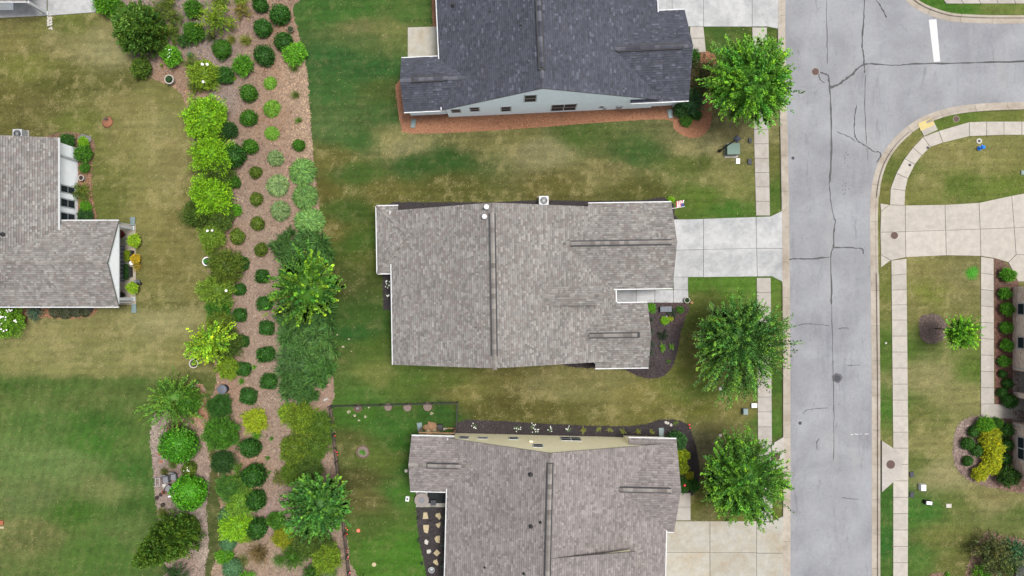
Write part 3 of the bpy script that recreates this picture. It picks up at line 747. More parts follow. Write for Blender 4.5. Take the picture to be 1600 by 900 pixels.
bed('mulch_bed', 'smooth red mulch bed along the pale blue wall', [(624,125),(622,170),(627,196),(645,209),(800,202),(960,190),(1044,187),(1052,200),(1070,213),(1094,214),(1110,196),(1113,165),(1113,120),(1119,98),(1110,81),(1060,82),(1000,120),(700,150)],
 [(630,190,(184,136,108)),(750,200,(186,134,104)),(850,190,(188,134,102)),(950,182,(190,136,104)),(1040,180,(190,140,114)),(1090,205,(192,134,100)),(1110,150,(186,130,98)),(1110,100,(178,128,98))], n=9000, chip=(.06, .14, .02, .05), edge=.3)
bed('mulch_bed', 'thin red mulch strip behind the patio of the charcoal roofed house', [(675,-14),(690,-14),(690,42),(676,42)], [(680,10,(184,136,108))], n=500, sm=False, edge=.3)
DK = (78,72,74)
bed('mulch_bed', 'black mulch strip behind the brown roofed house with the flag, along its gable wall', [(604,330),(612,317),(640,316),(760,316),(840,313),(918,314),(1000,313),(1035,308),(1051,314),(1054,336),(1050,350),(900,350),(650,350)], [(700,320,DK),(1000,320,DK)], n=5000, chip=(.06, .16, .02, .05), edge=.5)
bed('mulch_bed', 'small black mulch corner with white flowers beside the house wall', [(598,424),(625,424),(625,484),(599,484)], [(605,450,DK)], n=1200, sm=False, chip=(.06, .16, .02, .05), edge=.4)
bed('mulch_bed', 'dark front garden bed beside the recessed entrance walk', [(1000,473),(1073,474.5),(1071,495),(1063,520),(1058,550),(1048,577),(1030,590),(1005,590),(985,582),(968,576),(890,573),(880,560),(1000,550)], [(1030,500,(96,86,88)),(1040,550,(90,82,84)),(1020,585,(80,72,74)),(950,570,(66,58,60)),(1060,480,(118,96,92))], n=6000, chip=(.06, .16, .02, .05), edge=.6)
bed('mulch_bed', 'black mulch bed along the cream wall with white flowers', [(716,660),(760,657),(850,662),(960,666),(1008,663),(1030,656),(1055,656),(1072,662),(1082,680),(1090,710),(1093,740),(1085,771),(1058,772),(1045,700),(900,705),(718,700)], [(740,665,(92,84,84)),(850,670,(74,68,70)),(960,672,DK),(1050,670,DK),(1085,720,(76,66,66))], n=9000, chip=(.06, .16, .02, .05), edge=.8)
bed('mulch_bed', 'black mulch bed holding the pale stepping stones', [(651,793),(710,793),(710,914),(669,914),(664,884),(656,850),(652,820)], [(670,830,(82,76,78)),(690,880,DK)], n=4500, chip=(.06, .16, .02, .05), sm=False, edge=.6)
bed('mulch_bed', 'planted bed at the white window wall', [(70,218),(80,210),(110,207),(140,213),(148,228),(144,255),(143,290),(146,320),(150,343),(115,345),(95,300),(95,230)], [(120,215,(140,118,96)),(140,280,(172,130,104)),(144,320,(180,136,108)),(125,260,(150,120,100))], n=3500, edge=.7)
bed('mulch_bed', 'narrow reddish bed under the gutter of the wing with the covered porch', [(-14,460),(160,460),(152,484),(142,494),(110,498),(60,496),(25,499),(-14,505)], [(60,488,(176,128,98)),(120,494,(178,138,108))], n=3000, edge=.7)
bed('mulch_bed', 'straight brown mulch strip of small shrubs in front of the stone faced wall', [(1553,403),(1566,408),(1585,424),(1592,445),(1592,633),(1555,633),(1553,520)], [(1565,420,(140,112,100)),(1570,520,(148,108,92)),(1570,600,(146,106,92))], n=6000, sm=False, chip=(.06, .16, .02, .05), edge=.4)
bed('mulch_bed', 'rounded mulch bed with a yellow hedge', [(1492,676),(1500,662),(1515,652),(1560,646),(1615,650),(1615,762),(1560,763),(1520,753),(1497,735),(1489,710)], [(1500,700,(172,154,146)),(1520,730,(166,142,134)),(1570,690,(150,112,98)),(1590,750,(160,124,108)),(1495,670,(182,164,154))], n=6500, edge=.7)
bed('mulch_bed', 'mulch bed with a reddish bush at the garage corner', [(1530,843),(1545,830),(1562,836),(1615,852),(1615,914),(1515,914),(1516,872)], [(1530,850,(186,160,132)),(1570,850,(164,132,118)),(1560,890,(140,112,98))], n=4500, edge=1.2)
bed('mulch_ring', 'round dark mulch ring round the young tree', [(1438,496),(1453,491),(1468,494),(1478,508),(1476,528),(1460,536),(1442,532),(1437,515)], [(1455,512,(142,124,116))], n=2000, chip=(.06, .16, .02, .05), edge=.6)
bed('mulch_ring', 'part of a brown mulch ring in the grass near the storm drain pavement', [(1448,905),(1453,898),(1463,895),(1473,898),(1478,908),(1470,918),(1455,918)], [(1462,905,(150,120,104))], n=500, edge=.6)
# ================================================================== HOUSES
def clip(poly, a, b):            # keep the part of a 2D polygon left of the line a->b
    out = []
    def sd(p): return (b[0] - a[0]) * (p[1] - a[1]) - (b[1] - a[1]) * (p[0] - a[0])
    for i in range(len(poly)):
        p, q = poly[i], poly[(i + 1) % len(poly)]
        sp, sq = sd(p), sd(q)
        if sp >= 0: out.append(p)
        if sp * sq < 0:
            t = sp / (sp - sq); out.append((p[0] + (q[0] - p[0]) * t, p[1] + (q[1] - p[1]) * t))
    return out
def toned(base, steps): return [C(*[q * k for q in base]) for k in steps]
BROWN = toned((161, 157, 153), (1.14, 1.06, 1.02, .98, .93, .88)); BROWN_W = [2, 4, 6, 5, 3, 2]
BROWN[3] = C(156, 147, 143)
DARK = toned((94, 97, 109), (1.25, 1.08, 1.02, .97, .93, .88)); DARK_W = [1, 3, 7, 6, 4, 2]
TAUPE = toned((160, 152, 150), (1.12, 1.06, 1.02, .98, .94, .89))

class House:
    def __init__(s, name, label, px, py, deg, shingles, weights, cap, wall):
        s.O = W(px, py); s.a = math.radians(deg)
        s.root = thing(name, label, 'house', s.O, s.a)
        s.pal, s.wts, s.cap, s.wallm = shingles, weights, cap, wall
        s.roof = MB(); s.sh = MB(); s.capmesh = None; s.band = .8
    def l(s, px, py, h=0.0):
        p = W(px, py, h) - s.O
        ca, sa = math.cos(-s.a), math.sin(-s.a)
        return Vector((p.x * ca - p.y * sa, p.x * sa + p.y * ca, h))
    def ray(s, px, py, ax, val):
        """point of the wall plane (local x or y = val) that this pixel looks at"""
        g = s.l(px, py, 0); c = s.l(NX, NY, 0); c.z = HC
        i = 0 if ax == 'x' else 1
        t = (val - c[i]) / (g[i] - c[i])
        return c + (g - c) * t
    def slope(s, poly, exposure=.21):
        """poly: eave start, eave end, then the upper edge; planar and convex"""
        p0, p1 = poly[0], poly[1]
        u = (p1 - p0).normalized(); n = (p1 - p0).cross(poly[-1] - p0).normalized()
        if n.z < 0: n = -n
        v = n.cross(u).normalized()
        if v.z < 0: v = -v
        t = .16
        low = [p - Vector((0, 0, t)) for p in poly]
        top = list(poly)
        # orient upwards
        if (p1 - p0).cross(poly[-1] - p0).z < 0: low.reverse(); top.reverse()
        s.roof.solid([tuple(p) for p in low], [tuple(p) for p in top])
        P2 = [((p - p0).dot(u), (p - p0).dot(v)) for p in poly]
        area = sum(P2[i][0] * P2[(i + 1) % len(P2)][1] - P2[(i + 1) % len(P2)][0] * P2[i][1] for i in range(len(P2)))
        if area < 0: P2.reverse()
        us = [p[0] for p in P2]; vs = [p[1] for p in P2]
        vv = min(vs) - .02; umin, umax = min(us), max(us)
        while vv < max(vs):
            # extent of this course
            row = [(umin - 1, vv), (umax + 1, vv), (umax + 1, vv + exposure), (umin - 1, vv + exposure)]
            c = row
            for i in range(len(P2)):
                c = clip(c, P2[i], P2[(i + 1) % len(P2)])
                if not c: break
            if c and len(c) > 2:
                a = min(q[0] for q in c); b = max(q[0] for q in c); x = a - random.uniform(0, .5)
                while x < b:
                    w = random.choice((.16, .22, .3, .4)) * random.uniform(.85, 1.15)
                    tab = [(x, vv), (x + w, vv), (x + w, vv + exposure), (x, vv + exposure)]
                    x += w
                    for i in range(len(P2)):
                        tab = clip(tab, P2[i], P2[(i + 1) % len(P2)])
                        if len(tab) < 3: break
                    if len(tab) < 3: continue
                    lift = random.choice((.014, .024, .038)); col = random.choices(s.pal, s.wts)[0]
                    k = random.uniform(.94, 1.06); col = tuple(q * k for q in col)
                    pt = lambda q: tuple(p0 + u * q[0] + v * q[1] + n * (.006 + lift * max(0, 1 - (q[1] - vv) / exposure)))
                    vm = vv + exposure * .64        # darker granule band along each course's top, standing in for its shadow line
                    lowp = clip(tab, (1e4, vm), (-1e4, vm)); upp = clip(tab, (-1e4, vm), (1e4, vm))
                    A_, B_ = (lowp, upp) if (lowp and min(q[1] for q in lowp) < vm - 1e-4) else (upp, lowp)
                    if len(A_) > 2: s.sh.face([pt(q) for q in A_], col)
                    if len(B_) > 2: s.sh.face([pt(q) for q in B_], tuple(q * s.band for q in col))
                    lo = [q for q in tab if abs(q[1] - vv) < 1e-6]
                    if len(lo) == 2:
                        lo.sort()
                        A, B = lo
                        s.sh.face([tuple(p0 + u * A[0] + v * A[1] - n * .002), tuple(p0 + u * B[0] + v * B[1] - n * .002), pt(B), pt(A)], tuple(q * .7 for q in col))  # front lip coloured darker to paint a shadow line below each course
            vv += exposure
    def gutter(s, a, b, out):
        d = (b - a); L = d.length; m = (a + b) / 2 + out * .05
        MB().box((0, 0, 0), (L, .1, .12)).build('gutter', M['trim'], s.root, (m.x, m.y, m.z - .075), math.atan2(d.y, d.x))
    def gable(s, axis, c, e0, e1, s0, s1, he0, he1, hr, ends='gg', wall=True, oh=.38, ro=.28, wall0=None, wall1=None, base=0.0, gut=(1, 1), n0=None, n1=None):
        """ridge runs along `axis` at cross position c; eaves at e0<e1; ends s0<s1; ends g gable, h hip, n hidden"""
        V = (lambda q, a, z: Vector((q, a, z))) if axis == 'y' else (lambda q, a, z: Vector((a, q, z)))
        r0 = s0 + (min(c - e0, e1 - c) if ends[0] == 'h' else 0); r1 = s1 - (min(c - e0, e1 - c) if ends[1] == 'h' else 0)
        for k, (e, he, nt_) in enumerate(((e0, he0, n0), (e1, he1, n1))):
            a0, a1 = s0, s1
            if nt_ is None:
                s.slope([V(e, s0, he), V(e, s1, he), V(c, r1, hr), V(c, r0, hr)])
            else:
                ac_, qc = nt_; f = (qc - e) / (c - e); hq = he + (hr - he) * f
                if ends[0] == 'n':
                    a0 = ac_
                    s.slope([V(e, a0, he), V(e, s1, he), V(qc, s1 + (r1 - s1) * f, hq), V(qc, a0, hq)])
                else:
                    a1 = ac_
                    s.slope([V(e, s0, he), V(e, a1, he), V(qc, a1, hq), V(qc, s0 + (r0 - s0) * f, hq)])
                s.slope([V(qc, s0 + (r0 - s0) * f, hq), V(qc, s1 + (r1 - s1) * f, hq), V(c, r1, hr), V(c, r0, hr)])
                if ends[0] == 'n': wall0 = a0 + .02
                else: wall1 = a1 - .02
            if gut[k]: s.gutter(V(e, a0, he), V(e, a1, he), V(-1 if k == 0 else 1, 0, 0))
        if ends[0] == 'h': s.slope([V(e0, s0, he0), V(e1, s0, he1), V(c, r0, hr)])
        if ends[1] == 'h': s.slope([V(e0, s1, he0), V(e1, s1, he1), V(c, r1, hr)])
        if ends[0] == 'h': s.gutter(V(e0, s0, he0), V(e1, s0, he1), V(0, -1, 0))
        if wall:
            g0 = (hr - he0) / (c - e0); g1 = (hr - he1) / (e1 - c); T = .2
            A = wall0 if wall0 is not None else (s0 + (ro if ends[0] == 'g' else oh)); B = wall1 if wall1 is not None else (s1 - (ro if ends[1] == 'g' else oh))
            if ends == 'gg' or 'h' not in ends:
                sec = [(e0 + oh, base), (e1 - oh, base), (e1 - oh, he1 + g1 * oh - T), (c, hr - T), (e0 + oh, he0 + g0 * oh - T)]
            else:
                sec = [(e0 + oh, base), (e1 - oh, base), (e1 - oh, he1 - .1), (e0 + oh, he0 - .1)]
            lo = [tuple(V(q, A, z)) for q, z in sec]; hi = [tuple(V(q, B, z)) for q, z in sec]
            MB().solid(lo, hi).build('wall', s.wallm, s.root)
    def caps(s, a, b, w=.3, raised=None, step=.42, dark_sides=False):
        """ridge caps from a to b; raised=(t0,t1) is the metres-range that sits on a ridge vent"""
        d = b - a; L = d.length; dn = d.normalized(); rz = math.atan2(d.y, d.x); tilt = -math.asin(dn.z)
        vent = link('ridge_vent' if raised else 'ridge_row', None, s.root, a, 0)
        vent.rotation_euler = (0, tilt, rz)
        if raised:
            MB().box(((raised[0] + raised[1]) / 2, 0, .0), (raised[1] - raised[0], w + .2, .12)).build('vent_strip', M['vent'], vent)
        key = (w,)
        if s.capmesh is None: s.capmesh = {}
        if key not in s.capmesh:
            mb = MB(); h = w / 2
            t = .05; dr = .1 * h / .15
            pts = [(0, -h, -dr + .02), (0, 0, .035), (0, h, -dr + .02)]
            q0 = [(0, y, z + .02) for _, y, z in pts]; q1 = [(step + .03, y, z + .002) for _, y, z in pts]
            for i in range(2): mb.face([q0[i], q1[i], q1[i + 1], q0[i + 1]][::-1])
            for i in range(2): mb.face([q0[i], q0[i + 1], (0, pts[i + 1][1], pts[i + 1][2] - .03), (0, pts[i][1], pts[i][2] - .03)])
            s.capmesh[key] = mb.mesh('ridge_cap', s.cap)
        x = 0.0
        while x < L - .1:
            z = .16 if raised and raised[0] - .1 <= x <= raised[1] - .1 else .0
            link('ridge_cap', s.capmesh[key], vent, (x, 0, z))
            x += step
        return vent
    def finish(s):
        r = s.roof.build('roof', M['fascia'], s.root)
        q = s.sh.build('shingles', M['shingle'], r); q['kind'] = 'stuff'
    def pipe(s, px, py, h, kind='black'):
        p = s.l(px, py, h)
        if kind == 'white':
            t = link('flue_cap', None, s.root, p)
            MB().lathe([(.16, -.5), (.16, .25)], 14).build('pipe', M['galv'], t, smooth=True)
            MB().lathe([(.12, .24), (.2, .26), (.22, .36), (.15, .44), (.03, .47)], 16).build('cowl', M['white'], t, smooth=True)
        else:
            t = link('vent_pipe', None, s.root, p)
            MB().lathe([(.06, -.4), (.06, .34)], 10).build('pipe', M['black'], t)
            MB().lathe([(.2, -.06), (.14, .08), (.08, .12)], 10).build('flashing', M['vent'], t)
    def windowx(s, ax, val, c, w, h, face, double=1, mat='trim'):
        """window on the plane local ax=val; c=(along, z); face=+1/-1 outward direction"""
        rz = {('y', -1): 0, ('y', 1): math.pi, ('x', 1): math.pi / 2, ('x', -1): -math.pi / 2}[(ax, face)]
        loc = (c[0], val, c[1]) if ax == 'y' else (val, c[0], c[1])
        t = link('window', None, s.root, loc, rz)
        f = MB(); b = .07
        for sx in (-1, 1): f.box((sx * (w / 2 + b / 2), -.012, 0), (b, .05, h + 2 * b))
        for sz in (-1, 1): f.box((0, -.012, sz * (h / 2 + b / 2)), (w, .046, b))
        for k in range(1, double): f.box((-w / 2 + w * k / double, -.025, 0), (.08, .056, h))
        f.box((0, -.02, 0), (w, .03, .05))
        f.build('frame', M[mat], t)
        for k in range(double):
            MB().box((-w / 2 + w * (k + .5) / double, -.014, 0), (w / double - .06, .03, h)).build('pane', M['glass'], t)
    def win_px(s, ax, val, x0, y0, x1, y1, face, double=1):
        a = s.ray(x0, y0, ax, val); b = s.ray(x1, y1, ax, val)
        i = 1 if ax == 'x' else 0
        w = abs(b[i] - a[i]); h = abs(a.z - b.z)
        s.windowx(ax, val, ((a[i] + b[i]) / 2, (a.z + b.z) / 2), max(w, .4), max(min(h, 2.0), .4), face, double)
    def downspout(s, p, top, lean=None):
        MB().tube([(p[0], p[1], .12), (p[0], p[1], top)], .045, 6).build('downspout', M['trim'], s.root)

def splash(px, py, deg, label):
    t = MB(); t.prism([(-.18, -.4), (.18, -.4), (.24, .4), (-.24, .4)], 0, .05)
    t.box((-.2, 0, .07), (.04, .8, .06), .06); t.box((.2, 0, .07), (.04, .8, .06), -.06); t.box((0, -.39, .07), (.34, .04, .06))
    p = W(px, py)
    tag(t.build('splash_block', M['teal_lite'], None, (p.x, p.y, .012), math.radians(deg)), label, 'splash block', 'splash blocks at the downspouts')

# ---------------------------------------------------------------- the brown roofed house in the middle
h = House('house', 'brown shingle roofed house with a white flue, a flag and a small roof dormer', 800, 450, .9, BROWN, BROWN_W, M['cap_brown'], M['sid_white'])
cA = h.l(771, 446, 7.4).x; yT = h.l(771, 316.5, 7.4).y; yB = h.l(773, 575.5, 7.4).y
h.gable('y', cA, h.l(613, 500, 3).x, h.l(962, 462, 2.8).x, yB, yT, 3.0, 2.8, 7.4)
yL = h.l(643, 372, 4.0).y
h.gable('x', yL, h.l(600, 427, 2.6).y, h.l(600, 322, 2.6).y, h.l(589, 374, 2.6).x, h.l(690, 374, 4).x, 2.6, 2.6, 4.0, 'hn', n1=(h.l(622, 322, 2.6).x, yT - .31))
yG = h.l(1058, 378, 4.85).y
h.gable('x', yG, h.l(1052, 450, 2.9).y, h.l(1050, 316, 2.9).y, h.l(855, 380, 4).x, h.l(1050, 383, 2.9).x, 2.9, 2.9, 4.85, 'ng', n1=(h.l(919, 316, 2.9).x, yT - .31))
yW = h.l(1017, 523, 4.25).y
h.gable('x', yW, h.l(1013, 574, 2.8).y, h.l(1012, 473, 2.8).y, h.l(870, 524, 4).x, h.l(1012.5, 523, 2.8).x, 2.8, 2.8, 4.25, 'ng', n0=(h.l(930, 574, 2.8).x, yB + .31))
yD = h.l(900, 462, 5.0).y
h.gable('x', yD, h.l(900, 477, 5.45).y, h.l(900, 448, 5.45).y, h.l(830, 462, 5).x, h.l(943, 462, 5.45).x, 5.45, 5.45, 5.8, 'ng', oh=.28, ro=.2, base=2.4, gut=(0, 0))
RL = yT - yB
h.caps(Vector((cA, yT, 7.42)), Vector((cA, yB, 7.42)), .34, (.9, RL - 1.0))
xg1 = h.l(1050, 383, 2.9).x; xg0 = h.l(874, 380, 4.85).x
h.caps(Vector((xg1, yG, 4.87)), Vector((xg0, yG, 4.87)), .3, (.5, xg1 - xg0 - 1.0))
xw1 = h.l(1012.5, 523, 2.8).x; xw0 = h.l(880, 523, 4.25).x
h.caps(Vector((xw1, yW, 4.27)), Vector((xw0, yW, 4.27)), .3, (1.0, 5.4))
h.caps(Vector((h.l(943, 462, 5.45).x, yD, 5.82)), Vector((h.l(850, 462, 5.4).x, yD, 5.82)), .28)
hl = h.l(643, 372, 4.0)
e_b = Vector((h.l(589, 374, 2.6).x, h.l(600, 427, 2.6).y, 2.62)); e_t = Vector((h.l(589, 374, 2.6).x, h.l(600, 322, 2.6).y, 2.62))
apex = Vector((e_b.x + min(yL - e_b.y, e_t.y - yL), yL, 4.02))
h.caps(e_b, apex, .26); h.caps(e_t, apex, .26)
h.pipe(760, 324, 7.2, 'white'); h.pipe(757, 339, 7.1, 'white'); h.pipe(744, 371, 6.5); h.pipe(744, 511, 6.5)
h.windowx('x', h.l(613, 500, 3).x + .38, (h.l(613, 520, 0).y, 1.5), 1.6, 1.4, -1, 2)
h.windowx('x', xw1 - .28, (yW, 1.5), 1.8, 1.5, 1, 2)
# garage door and front door on the street side, out of the drone's sight
gd = link('garage_door', None, h.root, (xg1 - .26, yG, 0))
for k in range(4): MB().box((.02, 0, .3 + k * .56), (.06, 4.9, .54)).build('panel', M['white'], gd)
xm = h.l(962, 462, 2.8).x
MB().box((xm - .36, h.l(962, 462, 0).y, 1.05), (.06, 1.0, 2.1)).build('front_door', M['greyd'], h.root)
h.finish()

# ---------------------------------------------------------------- charcoal roofed house
h = House('house', 'charcoal shingle roofed house with pale blue siding above red mulch', 850, 75, 2.7, DARK, DARK_W, M['cap_dark'], M['sid_blue'])
HR = 8.2
cA = h.l(848, 138, HR).x; yB = h.l(848, 138, HR).y; yT = yB + 26
eL = h.l(685, 60, 3).x; eR = h.l(1027, 8, 3).x
h.gable('y', cA, eL, eR, yB, yT, 3.0, 3.0, HR, ro=.13)
yL = h.l(626, 126, 4.3).y
h.gable('x', yL, h.l(631, 175, 2.8).y, h.l(628, 91, 2.8).y, h.l(629, 130, 2.8).x, h.l(735, 126, 4.4).x, 2.8, 2.8, 4.35, 'gn', n0=(h.l(697, 173, 2.8).x, yB + .16))
yR = h.l(1076, 71, 5.2).y
h.gable('x', yR, h.l(1072, 157, 2.9).y, h.l(1073, 15, 2.9).y, h.l(905, 75, 5).x, h.l(1073, 86, 2.9).x, 2.9, 2.9, 5.1, 'ng', n0=(h.l(985, 157, 2.9).x, yB + .16))
h.caps(Vector((cA, yB, HR + .02)), Vector((cA, yT, HR + .02)), .34, (1.5, 24))
xl0 = h.l(629, 130, 2.8).x
h.caps(Vector((xl0, yL, 4.37)), Vector((h.l(725, 126, 4.4).x, yL, 4.37)), .3, (1.0, 3.9))
xr1 = h.l(1073, 86, 2.9).x
h.caps(Vector((xr1, yR, 5.12)), Vector((h.l(915, 76, 5).x, yR, 5.12)), .3, (.9, 6.6))
h.pipe(708, 8, 4.0); h.pipe(765, 19, 5.6); h.pipe(821, 33, 7.3); h.pipe(814, 40, 7.2); h.pipe(827, 98, 7.4)
yw = yB + .13                                   # gable wall plane
for (x0, y0, x1, y1, dbl) in [(820,149,837,158,1),(863,163,898,172,2),(734,168,749,173,1),(705,171,720,175,1),(783,167,798,173,1)]:
    h.win_px('y', yw, x0, y0, x1, y1, -1, dbl)
yl = h.l(631, 175, 2.8).y + .38
h.windowx('y', yl, (h.l(671, 180, 1.5).x, 1.6), 2.0, .9, -1, 2)
h.windowx('y', yw, (h.l(940, 172, 1).x, 1.1), .35, .5, -1)
MB().box((h.l(968, 170, .9).x, yw - .06, .9), (.5, .12, .7)).build('meter_box', M['galv'], h.root)
MB().box((h.l(945, 172, .7).x, yw - .05, .7), (.3, .1, .4)).build('cable_box', M['galv'], h.root)
for x in (642, 1050): 
    q = h.l(x, 180 if x < 800 else 168, 0); h.downspout((q.x, q.y), 2.7)
h.finish()
splash(646, 193, -8, 'grey splash block at the corner of the red mulch bed by the patio end')
splash(1047, 178, 8, 'grey splash block in red mulch beside the dark leafy shrubs')

# ---------------------------------------------------------------- cream walled house
h = House('house', 'taupe shingle roofed house with a cream wall and a fenced back yard', 860, 800, -1.4, TAUPE, BROWN_W, M['cap_brown'], M['sid_cream'])
HR = 7.9
cA = h.l(860, 712, HR).x; yT = h.l(858, 708, HR).y; yB = yT - 27
eL = h.l(697, 830, 3).x; eR = h.l(1040, 860, 3).x
h.gable('y', cA, eL, eR, yB, yT, 3.0, 3.0, HR, ro=.13)
yL = h.l(640, 727, 4.4).y; xl0 = h.l(642, 724, 2.8).x
h.gable('x', yL, h.l(641, 767, 2.8).y, h.l(643, 681, 2.8).y, xl0, h.l(750, 727, 4.4).x, 2.8, 2.8, 4.3, 'gn', n1=(h.l(710, 681, 2.8).x, yT - .16))
yR = h.l(1055, 767, 5.1).y; xr1 = h.l(1055, 760, 2.9).x
h.gable('x', yR, h.l(1056, 831, 2.9).y, h.l(1054, 686, 2.9).y, h.l(925, 765, 5).x, xr1, 2.9, 2.9, 5.05, 'ng', n1=(h.l(982, 686, 2.9).x, yT - .16))
# shed dormer
yS = h.l(990, 862, 5.8).y; xS = h.l(993, 880, 5.8).x; hS = 5.75
h.slope([Vector((xS, yB, hS)), Vector((xS, yS, hS)), Vector((cA + .1, yS, HR - .03)), Vector((cA + .1, yB, HR - .03))])
gm = (HR - 3.0) / (eR - cA)
x2 = xS - .3
MB().solid([tuple(Vector((cA + .6, yy, HR - .5))) for yy in ()] or [(cA + .7, yS - .25, HR - .7), (x2, yS - .25, 3.5), (x2, yB, 3.5), (cA + .7, yB, HR - .7)],
           [(cA + .7, yS - .25, HR - .36), (x2, yS - .25, hS - .1), (x2, yB, hS - .1), (cA + .7, yB, HR - .36)]).build('dormer_wall', M['sid_cream'], h.root)
h.caps(Vector((cA, yT, HR + .02)), Vector((cA, yB, HR + .02)), .34, (.8, 26))
h.caps(Vector((xl0, yL, 4.32)), Vector((h.l(738, 727, 4.4).x, yL, 4.32)), .3, (1.6, 4.4))
h.caps(Vector((xr1, yR, 5.07)), Vector((h.l(938, 766, 5).x, yR, 5.07)), .3, (.9, 6.0))
h.pipe(829, 742, 7.2); h.pipe(845, 816, 7.5); h.pipe(830, 823, 7.2); h.pipe(819, 896, 6.8); h.pipe(758, 886, 4.9)
yw = yT - .13
for (x0, y0, x1, y1, dbl) in [(833,694,848,699,1),(876,683,908,689,2),(796,683,809,687,1),(748,683,761,686,1),(719,682,731,686,1)]:
    h.win_px('y', yw, x0, y0, x1, y1, 1, dbl)
MB().box((h.l(830, 686, 3).x, yw + .05, 3.0), (.3, .1, .3)).build('wall_vent', M['sid_cream'], h.root)
q = h.l(1033, 681, 0); h.downspout((q.x, q.y - .3), 2.7)
# screened porch frame under the gutter at the wing
yN = h.l(643, 681, 2.8).y - .38
pf = link('porch_frame', None, h.root, (0, 0, 0))
f = MB(); xa = h.l(660, 680, 0).x; xb = h.l(712, 680, 0).x
f.box(((xa + xb) / 2, yN + .62, 2.35), (xb - xa, .1, .16)).box(((xa + xb) / 2, yN + .62, .1), (xb - xa, .1, .16))
for x in (xa, (xa + xb) / 2, xb): f.box((x, yN + .62, 1.2), (.12, .12, 2.3))
f.build('timber', M['rock'], pf)
h.finish()
splash(656, 667, 6, 'grey splash block by the orange rock pile in the fenced yard')
splash(1033, 675, 0, 'grey splash block on the black mulch by the cream wall')

# ---------------------------------------------------------------- house with the covered porch
h = House('house', 'brown shingle roofed house with a white windowed wall and a covered porch', 60, 400, 0, BROWN, BROWN_W, M['cap_brown'], M['sid_white'])
xe = h.l(91, 300, 3.3).x; yN = h.l(91, 215, 3.3).y; ys = h.l(0, 440, 3).y
cx = xe - 19.0
h.gable('y', cx, cx - 12, xe, ys, yN, 4.6, 3.3, 7.2, oh=.3)
yW = h.l(168, 411, 4.6).y; xw = h.l(185, 412, 2.9).x
yw0 = h.l(185, 479, 2.9).y; yw1 = h.l(185, 345, 2.9).y
h.gable('x', yW, yw0, yw1, h.l(-60, 411, 4).x, xw, 2.9, 2.9, 4.6, 'ng', wall1=xw - 3.0)
h.caps(Vector((xw, yW, 4.62)), Vector((h.l(-40, 411, 4.6).x, yW, 4.62)), .3)
# gable panel and porch beam over the open porch
MB().solid([(xw - .16, yw0 + .2, 2.7), (xw - .16, yw1 - .2, 2.7), (xw - .16, yW, 4.36)][::-1], [(xw - .06, yw0 + .2, 2.7), (xw - .06, yw1 - .2, 2.7), (xw - .06, yW, 4.36)][::-1]).build('gable_panel', M['sid_white'], h.root)
MB().box((xw - .2, yW, 2.62), (.22, yw1 - yw0 - .5, .24)).build('porch_beam', M['trim'], h.root)
for (x, y) in ((208, 357), (209, 467)):
    q = h.l(x, y); MB().box((q.x, q.y, 1.3), (.26, .26, 2.5)).box((q.x, q.y, .1), (.36, .36, .2)).build('porch_post', M['trim'], h.root)
    MB().tube([(q.x + .02, q.y + (.3 if y < 400 else -.3), .15), (q.x + .02, q.y + (.3 if y < 400 else -.3), 2.7)], .05, 6).build('downspout', M['trim'], h.root)
xwall = xe - .3
for (y0, y1) in ((286, 306), (307, 328), (329, 350)):
    h.win_px('x', xwall, 95, y0 + 2.5, 116, y1 - 2, 1, 1)
h.pipe(3, 366, 4.4)
q = h.l(126, 252); h.downspout((q.x - .15, q.y), 3.1)
bp = MB(); bp.tube([(q.x - .15, q.y, .2), (q.x - .15, q.y, 3.0)], .12, 8).build('pale_pipe', M['trim'], h.root)
h.finish()
pat = tag(sheet('patio', [(150,350),(212,350),(212.5,476),(150,476)], .02, M['patio_tan']), 'tan concrete porch slab under the covered porch', 'patio', kind='structure')
EXCL.append([(150,350),(212,350),(212.5,476),(150,476)])
MB().prism([(p.x, p.y) for p in (W(150,350), W(212,350), W(212.5,476), W(150,476))], .0, .016).build('slab_edge', M['patio_tan'], pat)
splash(208, 346, 0, 'grey splash block at the porch corner beside the red leaved pot plant')
splash(210, 482, 180, 'grey splash block at the porch corner beside the second lime fern')

# ---------------------------------------------------------------- houses that only reach into the picture
h = House('house', 'stone faced house with white framed windows beside the strip of small shrubs', 1600, 560, 0, BROWN, BROWN_W, M['cap_brown'], M['brick'])
xw = h.l(1582, 500).x
e0 = xw - .4
h.gable('y', e0 + 8, e0, e0 + 16, h.l(1600, 748).y, h.l(1600, 444).y, 3.1, 3.1, 6.4, wall=False)
def wallbox(x0, x1, y0, y1, z1, name='wall', mat=None):
    a = h.l(1600, y0).y; b = h.l(1600, y1).y
    MB().box(((x0 + x1) / 2, (a + b) / 2, z1 / 2), (x1 - x0, abs(a - b), z1)).build(name, mat or h.wallm, h.root)
wallbox(xw, xw + 14, 448, 578, 2.98); wallbox(xw + 2.2, xw + 14, 578.2, 659.8, 2.98, 'wall', M['sid_white']); wallbox(xw, xw + 14, 660, 744, 2.98)
wallbox(xw + .1, xw + .55, 612, 620, 2.98, 'porch_pillar')
for (y0, y1, d) in ((476, 490, 1), (529, 543, 1)):
    h.windowx('x', xw, (h.l(1600, (y0 + y1) / 2, 1.5).y, 1.5), 1.0, 1.5, -1, 1)
h.windowx('x', xw, (h.l(1600, 702, 1.5).y, 1.5), 2.0, 1.5, -1, 2)
for y in (574, 662): q = h.l(1580, y); h.downspout((q.x, q.y), 2.9)
h.finish()
EXCL.append([(1582,446),(1640,446),(1640,746),(1582,746)])
